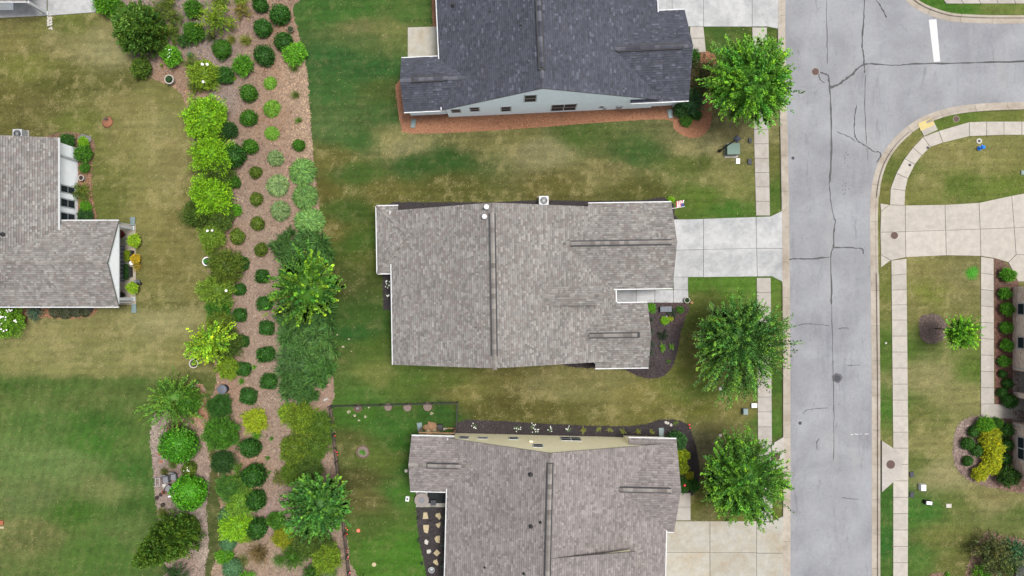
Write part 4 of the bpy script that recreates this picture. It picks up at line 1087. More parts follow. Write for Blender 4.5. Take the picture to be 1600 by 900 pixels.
po = tag(sheet('porch_floor', [(1582,578),(1640,578),(1640,660),(1582,660)], .03, M['conc_walk']), 'concrete porch floor in the recess of the stone faced house', 'porch', kind='structure')
h = House('house', 'pale sided garage corner behind the reddish bush', 1620, 900, 0, BROWN, BROWN_W, M['cap_brown'], M['sid_cream'])
xw = h.l(1588, 900).x
h.gable('y', xw + 6, xw - .4, xw + 12.4, h.l(1600, 1150).y, h.l(1600, 872).y, 3.1, 3.1, 5.6)
gd = link('garage_door', None, h.root, (xw - .03, h.l(1600, 905).y, 0))
for k in range(5): MB().box((0, 0, .25 + k * .44), (.06, 3.0, .42)).build('panel', M['white'], gd)
h.finish()
h = House('house', 'house corner with a white porch post over a two tone patio', 20, -60, 0, BROWN, BROWN_W, M['cap_brown'], M['sid_white'])
ye = h.l(0, 2, 2.9).y; xe = h.l(41, 2, 2.9).x
h.gable('x', ye + 7, ye, ye + 14, xe - 22, xe, 2.9, 2.9, 6.2, wall1=xe - 3.2)
q = h.l(76, 24); 
MB().box((q.x - .1, q.y + .12, 1.4), (.24, .24, 2.6)).box((q.x - .1, q.y + .12, .15), (.34, .34, .2)).build('porch_post', M['trim'], h.root)
h.finish()
EXCL += [[(588,320),(1056,314),(1056,452),(1014,474),(1014,572),(613,572),(613,430),(588,430)], [(627,85),(684,85),(684,-20),(1076,-20),(1072,165),(640,185)], [(640,682),(1055,686),(1056,830),(1040,910),(697,910),(697,768),(640,768)],
         [(-20,216),(120,230),(120,345),(186,345),(186,478),(-20,478)], [(1587,876),(1640,876),(1640,910),(1587,910)], [(648,766),(698,766),(698,795),(648,795)]]
# ================================================================== PLANTS
def unit(v): return v / np.maximum(np.linalg.norm(v, axis=1, keepdims=True), 1e-9)
def leaf_quads(P, D, N, L, Wd):
    D = unit(D); Sd = unit(np.cross(D, N)); Nn = np.cross(Sd, D)
    L = L[:, None]; Wd = Wd[:, None]
    a = P - D * L * .5; b = P + Sd * Wd * .5 + Nn * Wd * .12 - D * L * .05; c = P + D * L * .5 - Nn * L * .06; d = P - Sd * Wd * .5 + Nn * Wd * .12 - D * L * .05
    V = np.stack([a, b, c, d], 1).reshape(-1, 3)
    return V
def sph(r, n, zmin=-1.0):
    z = r.uniform(zmin, 1, n); t = r.uniform(0, 2 * math.pi, n); q = np.sqrt(1 - z * z)
    return np.stack([q * np.cos(t), q * np.sin(t), z], 1)
def lumps(r, d, k=14, amp=.16, sharp=9.0):
    C0 = sph(r, k); a = r.uniform(-.4, 1, k) * amp
    return 1 + (np.exp(sharp * (d @ C0.T - 1)) * a).sum(1)
def tint(r, n, v=.22, lime=.2):
    b = r.normal(1, v, n).clip(.45, 1.8); w = r.normal(0, lime, n)
    return np.stack([b * (1 + w).clip(.5, 1.8), b * (1 + .35 * w).clip(.7, 1.4), b * (1 - .3 * w).clip(.5, 1.5)], 1)
def core_mesh(r, rad, zc, zs, seg=14, rings=9, lump=None):
    V = []; F = []
    for i in range(rings + 1):
        ph = math.pi * i / rings
        for j in range(seg):
            t = 2 * math.pi * j / seg
            q = rad * r.uniform(.9, 1.08)
            V.append((q * math.sin(ph) * math.cos(t), q * math.sin(ph) * math.sin(t), zc + zs * q * math.cos(ph)))
    for i in range(rings):
        for j in range(seg):
            F.append((i * seg + j, i * seg + (j + 1) % seg, (i + 1) * seg + (j + 1) % seg, (i + 1) * seg + j))
    return np.array(V), np.array(F)
def assemble(name, V, col, core=None, corecol=(.75, .8, .7)):
    F = np.arange(len(V)).reshape(-1, 4)
    if core is not None:
        cv, cf = core
        F = np.concatenate([F, cf + len(V)]); V = np.concatenate([V, cv]); col = np.concatenate([col, np.tile(np.array(corecol), (len(cf), 1))])
    return fastmesh(name, V, F, col, M['foliage'])
def globe(seed, n=1300, box=False, leaf=.2, rough=.08):
    r = np.random.default_rng(seed); d = sph(r, n, -.75)
    if box: q = np.abs(d); d2 = d / (q ** 5).sum(1, keepdims=True) ** .2; rad = np.linalg.norm(d2, axis=1)[:, None] * .86
    else: rad = np.ones((n, 1))
    rad = rad * (lumps(r, d, 14, .12, 9) * lumps(r, d, 60, .16, 60))[:, None] * r.normal(.97, rough, n)[:, None]
    P = d * rad; P[:, 2] = P[:, 2] * .86 + .72
    V = leaf_quads(P, d * .5 + r.normal(0, .6, (n, 3)), d + r.normal(0, .55, (n, 3)), r.uniform(.7, 1.3, n) * leaf, r.uniform(.45, .8, n) * leaf)
    V[:, 2] = np.maximum(V[:, 2], .0)
    return assemble('round_shrub', V, tint(r, n, .42, .2), core_mesh(r, .86 if not box else .84, .72, .86))
def dome(seed, n=1100, leaf=.42, w=.06):
    r = np.random.default_rng(seed); d = sph(r, n, -.02)
    P = d * r.normal(.9, .07, n)[:, None]; P[:, 2] = P[:, 2] * .75 + .1
    hz = unit(d * np.array([1, 1, 0]) + r.normal(0, .05, (n, 3)))
    D = hz * .9 + r.normal(0, .28, (n, 3)); D[:, 2] += -.55 * (1 - d[:, 2]) + .25 * d[:, 2]
    V = leaf_quads(P, D, d + r.normal(0, .3, (n, 3)), r.uniform(.7, 1.3, n) * leaf, r.uniform(.7, 1.3, n) * w)
    V[:, 2] = np.maximum(V[:, 2], .01)
    return assemble('ornamental_grass', V, tint(r, n, .38, .12), core_mesh(r, .74, .1, .75), (.72, .8, .72))
def shoots(seed, Kn, npl, r0, r1, leaf, lw, jit, zs=.85, zc=.8, zmin=-.55, up=.3, amp=.25, sharp=8, core=.0, v=.2, lime=.2, drop=0.0, flatn=.6, name='leafy_shrub', rn=.09, tips=.5, side=.05, nl=16):
    r = np.random.default_rng(seed); d = sph(r, Kn, zmin)
    R = lumps(r, d, nl, amp, sharp) * r.normal(1, rn, Kn)
    tt = tint(r, Kn, v, lime)
    a = d * (r0 * r.uniform(.7, 1.1, Kn))[:, None]; b = d * (r1 * R)[:, None]
    b[:, 2] += up * .2 * r.uniform(0, 1, Kn); b += r.normal(0, side, b.shape)
    k = np.repeat(np.arange(Kn), npl); n = len(k)
    t = r.uniform(0, 1, n) ** .65
    P = a[k] * (1 - t[:, None]) + b[k] * t[:, None] + r.normal(0, jit, (n, 3)) * (1.15 - .6 * t[:, None])
    ax = unit(b - a)
    D = ax[k] * .8 + r.normal(0, .5, (n, 3)); D[:, 2] += up * .3 - drop
    Nn = r.normal(0, .45, (n, 3)) + d[k] * (1 - flatn); Nn[:, 2] += flatn
    P[:, 2] = P[:, 2] * zs + zc
    V = leaf_quads(P, D, Nn, r.uniform(.65, 1.25, n) * leaf, r.uniform(.7, 1.2, n) * leaf * lw)
    V[:, 2] = np.maximum(V[:, 2], .01)
    col = tt[k] * r.normal(1, .14, n).clip(.6, 1.5)[:, None]
    yo = (np.clip((t - .72) / .28, 0, 1) * r.uniform(0, 1, Kn)[k])[:, None]      # fresh growth at the shoot ends
    col = col * (1 + tips * yo * np.array([[.9, .6, .1]]))
    return assemble(name, V, col, core_mesh(r, core, zc, zs) if core else None), (a, b)
def blades(seed, nb=300, seg=4, L=(.8, 1.15), w=.05, lean=(.1, 1.0), spread=.12, name='ornamental_grass', v=.22, lime=.12, droop=.75, mult=None, core=0.0):
    r = np.random.default_rng(seed)
    az = r.uniform(0, 2 * math.pi, nb); ln = r.uniform(lean[0], lean[1], nb); LL = r.uniform(L[0], L[1], nb)
    x0 = r.normal(0, spread, nb); y0 = r.normal(0, spread, nb)
    if mult is not None: x0 += mult[0]; y0 += mult[1]; LL = LL * mult[2]
    V = []; F = []; col = []
    tt = tint(r, nb, v, lime)
    ts = np.linspace(0, 1, seg + 1)
    th = ln[:, None] * (.35 + droop * ts[None]) * 1.25       # angle from the vertical along the blade
    ds = LL[:, None] / seg
    rr = np.concatenate([np.zeros((nb, 1)), np.cumsum(np.sin(th[:, :-1]) * ds, 1)], 1); zz = np.concatenate([np.zeros((nb, 1)), np.cumsum(np.cos(th[:, :-1]) * ds, 1)], 1)
    tw = r.normal(0, .12, (nb, 1)) * ts[None]
    cx = x0[:, None] + rr * np.cos(az[:, None] + tw); cy = y0[:, None] + rr * np.sin(az[:, None] + tw)
    ww = w * (1 - ts ** 2 * .85)[None] * r.uniform(.7, 1.3, (nb, 1)) / 2
    px, py = -np.sin(az)[:, None], np.cos(az)[:, None]
    A = np.stack([cx - px * ww, cy - py * ww, np.maximum(zz, .01)], -1); B = np.stack([cx + px * ww, cy + py * ww, np.maximum(zz, .01)], -1)
    q = np.stack([A[:, :-1], B[:, :-1], B[:, 1:], A[:, 1:]], 2).reshape(-1, 3)
    col = np.repeat(tt, seg, 0)
    if core: return assemble(name, q, col, core_mesh(r, core, .18, .8), (.8, .85, .8))
    return fastmesh(name, q, np.arange(len(q)).reshape(-1, 4), col, M['foliage'])

VAR = {}
VAR['globe'] = [globe(10 + i) for i in range(4)]
VAR['box'] = [globe(20 + i, box=True) for i in range(3)]
VAR['fineglobe'] = [globe(30 + i, 2600, leaf=.12, rough=.06) for i in range(2)]
VAR['lobed'] = [shoots(40 + i, 620, 14, .72, 1.0, .095, .7, .034, core=.72, amp=.34, sharp=60, v=.36, lime=.18, rn=.05, side=.03, nl=80)[0] for i in range(5)]
VAR['bush'] = [shoots(140 + i, 1500, 11, .76, .94, .06, .75, .026, core=.74, amp=.5, sharp=48, v=.42, lime=.16, rn=.035, side=.02, nl=75, tips=.5)[0] for i in range(3)]
VAR['loose'] = [shoots(50 + i, 80, 30, .2, .95, .12, .55, .09, core=.0, amp=.45, sharp=7, v=.22, lime=.2, rn=.16)[0] for i in range(4)]
VAR['feather'] = [shoots(60 + i, 150, 30, .25, 1.0, .15, .3, .05, core=.55, amp=.45, sharp=6, up=.8, v=.24, lime=.18, rn=.14)[0] for i in range(3)]
VAR['grass'] = [dome(70 + i) for i in range(3)]
VAR['sprig'] = [blades(80 + i, 40, L=(.7, 1.2), lean=(.4, 1.3), w=.14, spread=.08) for i in range(3)]
VAR['airy'] = [blades(90 + i, 260, L=(.6, 1.3), lean=(.2, 1.4), w=.03, spread=.2, v=.3) for i in range(2)]
def juniper(seed):
    r = np.random.default_rng(seed)
    nb = 1800; k = r.integers(0, 26, nb); cx = r.uniform(-.75, .75, 26); cy = r.uniform(-.75, .75, 26)
    sc = r.uniform(.7, 1.5, 26)
    return blades(seed, nb, 3, (.3, .7), .075, (.45, 1.35), .05, 'juniper', .5, .15, .6, (cx[k], cy[k], sc[k]))
VAR['juniper'] = [juniper(95 + i) for i in range(3)]
VN = {'globe': 'round_shrub', 'box': 'clipped_shrub', 'fineglobe': 'round_shrub', 'lobed': 'leafy_shrub', 'bush': 'leafy_shrub', 'loose': 'loose_shrub', 'feather': 'feathery_shrub', 'grass': 'ornamental_grass', 'sprig': 'small_plant', 'airy': 'wispy_plant', 'juniper': 'juniper'}
FK = 2.35    # foliage colours: how bright the lit crown shows
def F(r, g, b): return (*[lin(q) / FK for q in (r, g, b)], 1)
GRN = F(84,142,36); DKG = F(64,118,38); DEEP = F(56,100,40); LIME = F(148,208,38); YEL = F(186,210,44); OLV = F(116,142,46); OLD = F(92,122,44); BRT = F(112,184,40); BLU = F(112,164,110); GRS = F(132,182,92); PALEG = F(150,182,112); YG = F(142,178,46); BRN = F(150,128,80); JUN = F(88,134,62)
cnt = {}
def shrub(kind, px, py, r, col, label, group=None, hs=1.0, el=1.0, cat='shrub', jitcol=.08, rz=None):
    if kind == 'lobed' and r >= 17: kind = 'bush'
    i = cnt.get(kind, 0); cnt[kind] = i + 1
    R = r * S * .96; hh = R * hs * 1.5
    p = W(px, py, hh * .5, 0.0)
    o = link(VN[kind], VAR[kind][i % len(VAR[kind])], None, p, random.uniform(0, 6.28) if rz is None else rz, (R * el, R, R * hs))
    R *= random.uniform(.9, 1.1); o.scale = (R * el * random.uniform(.92, 1.08), R * random.uniform(.92, 1.08), R * hs * random.uniform(.88, 1.12))
    o.rotation_euler = (random.uniform(-.1, .1), random.uniform(-.1, .1), o.rotation_euler[2])
    k = 1 + random.uniform(-jitcol, jitcol) * 1.6
    o.color = (col[0] * k, col[1] * k, col[2] * k, 1)
    return tag(o, label, cat, group)
BLOSSOM = MB(); BLOSSOM.lathe([(.02, -.5), (.75, -.35), (1, .05), (.8, .5), (.3, .72)], 8, jit=.12)
BLM = BLOSSOM.mesh('blossom', M['petal'], True)
def blossoms(parent, spots, r=.12):
    """white flower heads (local metres) as parts of a shrub"""
    for (x, y, z) in spots:
        o = link('blossom', BLM, parent)
        s = parent.scale; o.scale = (r / s[0], r / s[1], r / s[2])
        if parent.name.startswith(('leafy', 'round')):      # sit on the crown's surface
            q = min(.97, math.hypot(x, y)); z = .78 + .86 * math.sqrt(1 - q * q)
        o.location = (x, y, z)

# ---- regular rows in the long bed
L1 = 'neat round dark green shrub in the mulch near the mossy pot'
for x, y, r in [(405,-2,10),(408,8,11),(438,24,14.5),(410,43,14.5),(442,65,14.5),(413,86,15)]:
    shrub('globe', x, y, r, DKG, L1, 'round dark shrubs at the top of the long bed', cat='shrub')
L2 = 'small round green shrub in the row between the lime bushes and the grass clumps'
for x, y, r in [(388,145,12.5),(389,184,11),(392,229,11.5)]:
    shrub('globe', x, y, r, GRN, L2, 'small green shrubs beside the grass clumps')
L3 = 'small yellow flecked round shrub in the middle of the mulch'
for x, y, r in [(399,269,10),(400,311,10),(402,349,10.5),(407,390,10.5),(371,370,10)]:
    shrub('globe', x, y, r, OLV, L3, 'yellow flecked small shrubs')
L4 = 'clipped square dark green shrub beside the dark juniper mass'
for x, y, r in [(409,432,11.5),(413,473,11.5),(416,513,12),(415,553,12.5),(420,596,12.5),(387,620,13)]:
    shrub('box', x, y, r, DKG, L4, 'clipped dark shrubs beside the junipers', rz=random.uniform(-.2, .2))
L5 = 'small clipped dark shrub beside the olive hedge'
for x, y, r in [(374,452,10.5),(374,492,10.5),(378,533,10.5),(380,577,11.5)]:
    shrub('box', x, y, r, DKG, L5, 'clipped shrubs beside the olive hedge', rz=random.uniform(-.2, .2))
L6 = 'tall dark egg shaped shrub in the mulch between green bushes and the street tree'
for x, y, r in [(390,699,16),(398,743,17),(398,782,14.5),(402,826,16)]:
    shrub('globe', x, y, r, DKG, L6, 'dark egg shaped shrubs', hs=1.25)
L7 = 'pale green fountain grass clump of the medium sized row'
for x, y, r in [(420,128,11.5),(423,168,13),(423,207,11.5)]:
    shrub('grass', x, y, r, F(142,200,66), 'bright green small fountain grass clump in pink mulch', 'bright small grass clumps', cat='grass clump')
for x, y, r in [(428,246,15),(431,289,16),(436,329,15)]:
    shrub('grass', x, y, r, PALEG, L7, 'pale medium grass clumps', cat='grass clump')
for x, y, r in [(470,267,20.5),(474,306,20),(480,345,20.5)]:
    shrub('grass', x, y, r, GRS, 'large dense fountain grass clump at the lawn edge', 'large grass clumps', cat='grass clump')
for x, y, r in [(458,104,12),(461,147,11)]:
    shrub('airy', x, y, r, F(128,150,72), 'wispy half dry grass tuft in pale straw', 'half dry tufts in straw', cat='grass clump')
shrub('sprig', 465, 187, 10, F(112,150,56), 'thin green tuft with dry stalks in pale straw', cat='grass clump')
shrub('globe', 466, 227, 8.5, GRN, 'tiny upright green shrub in straw beside the large grass clumps', hs=1.3)
shrub('lobed', 461, 83, 15, BRT, 'bright green spreading shrub overhanging the lawn edge', hs=.8, el=1.2, rz=.3)

# ---- loose planting at the top of the bed
for kind, x, y, r, c, lab in [
 ('loose',250,17,15,OLV,'olive brown loose shrub beside the dark pine'), ('loose',271,29,13,OLV,'small olive shrub in purple mulch behind the pine'),
 ('loose',262,5,13,OLV,'olive shrub at the back of the pine'), ('lobed',302,14,13,GRN,'upright green shrub on the frame side of a bare clay spot'), ('lobed',305,50,14.5,GRN,'rounded glossy green shrub next to a bare clay spot'),
 ('loose',342,34,22,YG,'wide yellow green spreading shrub with narrow leaves'), ('lobed',269,88,14.5,BRT,'round bright green shrub dotted with white buds'),
 ('fineglobe',346,75,15.5,GRN,'fine leaved round green shrub among sparse yellow weeds'), ('lobed',221,106,13.5,F(104,140,44),'small green and bronze shrub at the lawn corner of the bed'),
 ('lobed',321,116,20,YG,'large green shrub with a few white blooms'), ('lobed',350,117,12.5,DKG,'dark green shrub touching the white bloomed shrub'), ('loose',302,101,12,OLV,'yellowish shrub beside the white bloomed shrub'),
 ('loose',306,137,11,OLV,'olive yellow shrub between the white urn and a lime bush'), ('lobed',380,103,15,F(104,176,40),'bright fresh green shrub beside the neat round shrubs'),
 ('feather',286,63,12,F(78,124,52),'feathery dark green shrub beside an olive shrub'), ('loose',268,53,15,OLV,'broad olive shrub between the white budded shrub and the pine'), ('loose',248,66,12,OLV,'sparse olive shrub by the foot of the pine'),
 ('loose',345,0,13,YG,'yellow green shrub cut by the frame beside the neat round shrubs'), ('loose',378,18,12,F(168,160,76),'thin yellow weed shrub'), ('airy',383,62,14,F(160,168,72),'sparse yellow weed tuft beside the fine leaved shrub'),
 ('airy',360,60,12,F(160,168,72),'sparse yellow weed tuft touching the wide spreading shrub'), ('sprig',252,102,5,YG,'tiny yellow seedling beside the white budded shrub'), ('airy',296,85,9,BLU,'blue green wispy tuft beside the white budded shrub'),
 ('loose',375,0,11,YG,'yellow green shrub cut by the frame, next to a dark round shrub'), ('sprig',218,1,6,GRN,'small green seedling beside the pine'), ('sprig',366,122,6,YG,'small yellow seedling beside the dark green shrub'), ('airy',328,56,12,F(120,132,84),'grey green weeds between two shrubs')]:
    o = shrub(kind, x, y, r, c, lab)
    if 'blooms' in lab: blossoms(o, [(-.5,.6,1.3),(-.55,.3,1.35),(.65,.05,1.25)], .16)
    if 'white buds' in lab: blossoms(o, [(random.uniform(-.6,.6), random.uniform(-.6,.6), 1.4) for _ in range(9)], .05)

# ---- hedge on the left edge
LIMELAB = ['big lime green bush beside a small white pot', 'big lime green bush touching a dark round shrub', 'big lime green bush between two dark olive bushes']
for (x, y, r), lab in zip([(324,184,31),(334,243,31),(336,307,29)], LIMELAB):
    shrub('lobed', x, y, r, LIME, lab, 'big lime bushes', hs=1.0, jitcol=.03)
for kind, x, y, r, c, lab in [
 ('lobed',358,203,13,DEEP,'dark low shrub peeping out under a lime bush'), ('lobed',341,213,12,OLD,'dark olive shrub in the gap by the small white pot'), ('globe',364,243,17,DKG,'dark green round shrub behind a lime bush'),
 ('lobed',340,268,25,OLD,'dark olive bush between two lime bushes'), ('lobed',367,284,9,GRN,'little green shrub at the foot of an olive bush'), ('lobed',315,336,23,OLD,'dark olive bush beside the pale hydrangea like bush'), ('lobed',343,338,21,OLD,'second olive bush beside the pale hydrangea like bush'),
 ('lobed',368,328,10,BRT,'small bright shrub touching a lime bush'), ('lobed',333,370,21,F(138,176,58),'pale green hydrangea like bush with a white bloom'), ('loose',329,394,11,YG,'yellowish sparse shrub next to a white pot'),
 ('lobed',354,418,27,OLV,'rounded olive bush beside the white pot'), ('globe',377,413,11,DKG,'dark green shrub behind the rounded olive bush'), ('lobed',338,455,23,F(140,178,58),'pale green bush with one white bloom beside the rounded olive bush'),
 ('lobed',341,480,18,GRN,'green bush in the hedge near the lime maple'), ('lobed',345,503,18,OLV,'olive bush touching the lime maple'), ('lobed',358,535,20,OLD,'dark olive bush behind the lime maple'), ('lobed',356,573,20,YG,'yellow olive bush at the end of the hedge')]:
    o = shrub(kind, x, y, r, c, lab)
    if 'white bloom' in lab: blossoms(o, [(.1,.6,1.4),(-.2,.4,1.45)] if 'with a' in lab else [(.25,.75,1.25)], .14)

# ---- lower part of the bed
for kind, x, y, r, c, lab, hs in [
 ('feather',272,625,33,F(112,164,56),'big feathery green shrub with pale arching shoots',.9), ('lobed',292,628,24,GRN,'dense green half of a big feathery shrub',1.1), ('fineglobe',278,693,25,F(92,168,36),'big smooth bright green ball shrub beside the lawn',1.0), ('fineglobe',297,769,23.5,F(100,180,32),'big smooth bright green ball shrub beside the grey chairs',1.0),
 ('globe',296,733,10.5,OLV,'small round shrub with white buds between two bright green balls',1.0), ('loose',274,668,13,F(128,96,78),'brownish dead looking shrub beside a bright green ball',.7), ('lobed',343,634,18.5,DKG,'dark leafy shrub beside the black bin',1.0),
 ('lobed',346,676,24,GRN,'leafy fresh green shrub between dark shrubs',.9), ('lobed',347,722,18,DEEP,'dark leafy shrub beside the grass path',.9), ('lobed',357,763,19,F(90,146,52),'bluish green leafy shrub beside the grass path',.9), ('loose',372,745,20,F(104,150,44),'green weedy shrub beside orange clay',.7),
 ('lobed',399,657,18,YEL,'yellow green mounded shrub next to a dark egg shaped shrub',.8), ('airy',400,680,14,BRT,'bright weeds under the yellow green mound',.6), ('lobed',375,785,20,F(136,188,56),'light green shrub beside the grass path',.7), ('lobed',368,822,22,LIME,'lime green mound between two blue green mounds',.7),
 ('fineglobe',355,805,13,BLU,'blue green mound between the lime mound and the grass path',.9), ('fineglobe',357,848,13.5,BLU,'blue green mound beside the small bright shrub',.9), ('fineglobe',362,888,16,BLU,'largest blue green mound, cut by the frame',.9), ('lobed',352,868,13,BRT,'small bright shrub between two blue green mounds',.8),
 ('lobed',382,836,12,YG,'yellow green shrub touching a dark egg shaped shrub',.7), ('airy',402,868,25,BRN,'dry brown tussock in the mulch',.8), ('airy',375,880,17,F(140,150,84),'half dry tussock beside the blue green mound',.8), ('loose',385,902,14,BRT,'bright green plant cut by the frame beside a dry tussock',.7),
 ('lobed',443,841,17,F(164,176,36),'yellow green round shrub in bare mulch near the leafy tree',.9), ('lobed',432,812,13,GRN,'small green shrub touching the leafy tree',.8), ('airy',436,876,14,F(104,150,60),'thin green weeds beside the yellow green round shrub',.6), ('feather',460,868,15,F(92,150,40),'spiky bright green plant near the leafy tree',1.0), ('feather',487,896,14,F(84,136,44),'spiky green plant cut by the frame',.8),
 ('lobed',481,850,23,OLD,'dark olive bush between the leafy tree and spiky plants',.9), ('lobed',500,848,20,OLD,'dark olive bush beside the flower row on the fence',.9), ('lobed',510,872,21,YG,'yellow green bush beside the flower row on the fence',.9), ('airy',516,898,18,F(130,160,84),'pale grassy tuft at the fence',.7),
 ('lobed',449,645,15,YG,'yellow green bush at the end of the dark junipers',.9), ('lobed',472,654,23,F(128,158,42),'big yellow olive bush next to the junipers',.9), ('lobed',499,661,19,F(104,142,42),'dark yellow green bush beside the fence corner',.9), ('lobed',461,700,20,F(120,150,42),'olive bush in the hedge along the fence',.9),
 ('lobed',493,700,20,F(102,138,42),'dark olive bush in the hedge along the fence',.9), ('lobed',457,739,18,F(112,148,44),'olive bush between the fence hedge and bare mulch',.9), ('lobed',486,735,19,OLD,'shaded olive bush behind the leafy tree',.9), ('loose',438,746,12,F(120,132,60),'loose weeds beside the olive hedge',.6),
 ('lobed',479,680,15,F(84,112,40),'dark gap filling shrub in the middle of the fence hedge',.7), ('lobed',508,682,13,F(96,130,42),'small olive shrub squeezed against the fence by red flowers',.8), ('lobed',474,720,14,F(108,140,44),'olive shrub in the inner side of the fence hedge',.8), ('sprig',424,686,7,GRN,'small weed with bright leaves in bare mulch',.7), ('sprig',418,716,8,GRN,'small dark weed in bare mulch',.7), ('sprig',378,650,8,F(150,160,70),'small yellow weed beside the yellow green mound',.6), ('sprig',420,738,6,GRN,'tiny weed beside an egg shaped shrub',.6), ('sprig',397,574,7,BRT,'small bright weed beside a clipped shrub',.6), ('airy',377,596,8,BRT,'wispy bright weed under a clipped shrub',.6), ('loose',277,902,20,DEEP,'dark shrub cut by the frame beside the tall conifer',.8), ('airy',252,803,13,F(140,150,70),'grassy tuft beside the tall conifer',.7), ('airy',256,738,12,F(120,128,64),'grassy tuft beside the stacked chairs',.7), ('airy',268,726,12,F(112,130,60),'weedy tuft between a bright green ball and the chairs',.6)]:
    o = shrub(kind, x, y, r, c, lab, hs=hs)
    if 'white buds' in lab: blossoms(o, [(random.uniform(-.6,.6), random.uniform(-.6,.6), 1.4) for _ in range(7)], .05)
for i, (x, y, r, c) in enumerate([(448,386,25,F(78,120,54)),(482,392,31,JUN),(460,415,26,JUN),(452,498,26,F(82,124,58)),(487,500,33,F(86,130,62)),(462,532,29,JUN),(492,542,29,F(94,138,66)),(462,572,29,F(88,130,66)),(492,582,29,F(86,134,58)),(460,605,25,JUN),(480,612,21,JUN),(466,470,30,JUN)]):
    shrub('juniper', x, y, r, c, 'low spreading dark juniper merging with its neighbours beside the leafy tree', 'spreading dark junipers', hs=.85, cat='juniper')

# ---- plants at the houses
for kind, x, y, r, c, lab, hs in [
 ('lobed',10,498,24,F(128,184,48),'hydrangea covered with white flower heads at the house with the porch',.9), ('feather',53,489,10,F(110,140,110),'spiky grey green plant under the gutter',.7),
 ('globe',86,486,9,F(92,96,66),'low grey ground cover mound by the spiky plant',.5), ('globe',102,486,11,F(88,94,66),'low grey ground cover mound in the middle of the reddish bed',.5), ('globe',118,485,11,F(90,96,68),'low grey ground cover mound next to the dark pot',.5), ('globe',134,485,10,F(84,90,62),'low grey ground cover mound at the porch end of the reddish bed',.5),
 ('lobed',105,222,12,DKG,'green shrub at the air conditioner corner of the white wall',.8), ('lobed',130,240,14,GRN,'leafy green shrub in front of the white downspout',.8), ('lobed',131,222,8,LIME,'lime green plant by the grey stones',.8), ('lobed',133,262,8,GRN,'small green plant beside the white pot',.7),
 ('loose',125,300,15,OLV,'loose yellow flowered plant under the windows',.6), ('lobed',134,322,8.5,BRT,'bright green round plant under the windows',.9), ('lobed',133,338,12,DEEP,'dark low shrub at the wing corner',.6),
 ('lobed',1080,92,13,DKG,'dark green shrub against the charcoal roof',1.2), ('loose',1096,105,19,F(98,104,58),'brownish loose shrub in red mulch',.9), ('loose',1093,130,17,F(92,98,56),'second brownish shrub in red mulch',.9), ('loose',1083,150,16,DEEP,'dark low shrub in red mulch behind the broad leaved plant',.8),
 ('feather',1080,163,19,F(74,122,72),'broad leaved bluish green plant in red mulch',.9), ('lobed',1065,172,12,DEEP,'dark shrub next to the wall end',.8), ('lobed',1072,188,9,GRN,'small green shrub at the tip of the red bed',.8), ('lobed',1088,180,9,DKG,'small dark shrub at the rounded end of the red bed',.8),
 ('feather',1018,481,8,BRT,'bright green hosta at the entrance walk',.7), ('lobed',1039,501,6.5,F(140,200,40),'lime round plant in the dark front bed',.8), ('lobed',1048,498,3.8,YEL,'tiny yellow plant beside the lime round plant',.8), ('loose',1036,523,8,F(52,74,44),'dark weak plant in the middle of the front bed',.6),
 ('sprig',1036,543,9,F(126,186,52),'fern like green plant in the front bed',.8), ('sprig',1049,542,8,F(140,196,70),'second fern like plant with a yellow shoot',.8), ('sprig',1045,565,6,F(104,144,60),'small spiky plant at the rounded end of the front bed',.7), ('loose',1050,488,8,F(60,80,54),'dark creeping plant behind the grey bench',.5), ('lobed',1063,484,6,GRN,'small green plant by the walk end',.7),
 ('airy',1017,500,8,F(98,112,92),'grey green tuft by the wall, nearest the entrance walk',.9), ('airy',1018,520,8,F(98,112,92),'grey green tuft by the wall, in the middle of the front bed',.9), ('airy',1019,538,8,F(98,112,92),'grey green tuft by the wall beside the fern like plant',.9), ('airy',1018,552,7,F(98,112,92),'grey green tuft by the wall, at the gutter end of the front bed',.8),
 ('lobed',1048,312,5,LIME,'lime plant at the garage corner beside the flag',.8),
 ('lobed',1059,688,13,F(70,120,60),'dark green shrub at the gutter end over the black bed',.9), ('lobed',1066,712,12,YEL,'golden shrub beside the yellow green one at the house corner',1.0), ('lobed',1062,730,12,F(150,172,40),'yellow green shrub against the house corner',1.0), ('lobed',1077,743,7,F(190,200,50),'small bright yellow shrub beside the street tree',.9), ('lobed',1066,757,11,DKG,'dark rose shrub with a red bloom',.9), ('lobed',1083,758,11,DKG,'dark green shrub at the tree side of the corner bed',.9), ('sprig',1056,661,7,F(128,150,72),'small tuft at the rounded end of the black bed',.7)]:
    o = shrub(kind, x, y, r, c, lab, hs=hs)
    if 'flower heads' in lab: blossoms(o, [(math.cos(t) * q, math.sin(t) * q, 1.42 - q * .55) for t, q in zip(np.random.default_rng(4).uniform(0, 6.3, 46), np.random.default_rng(5).uniform(.15, 1.0, 46))], .085)
    if 'red bloom' in lab:
        b = link('blossom', BLOSSOM.mesh('red_blossom', M['redp'], True), o, (0, -.3, 1.5)); b.scale = (.22, .22, .22)
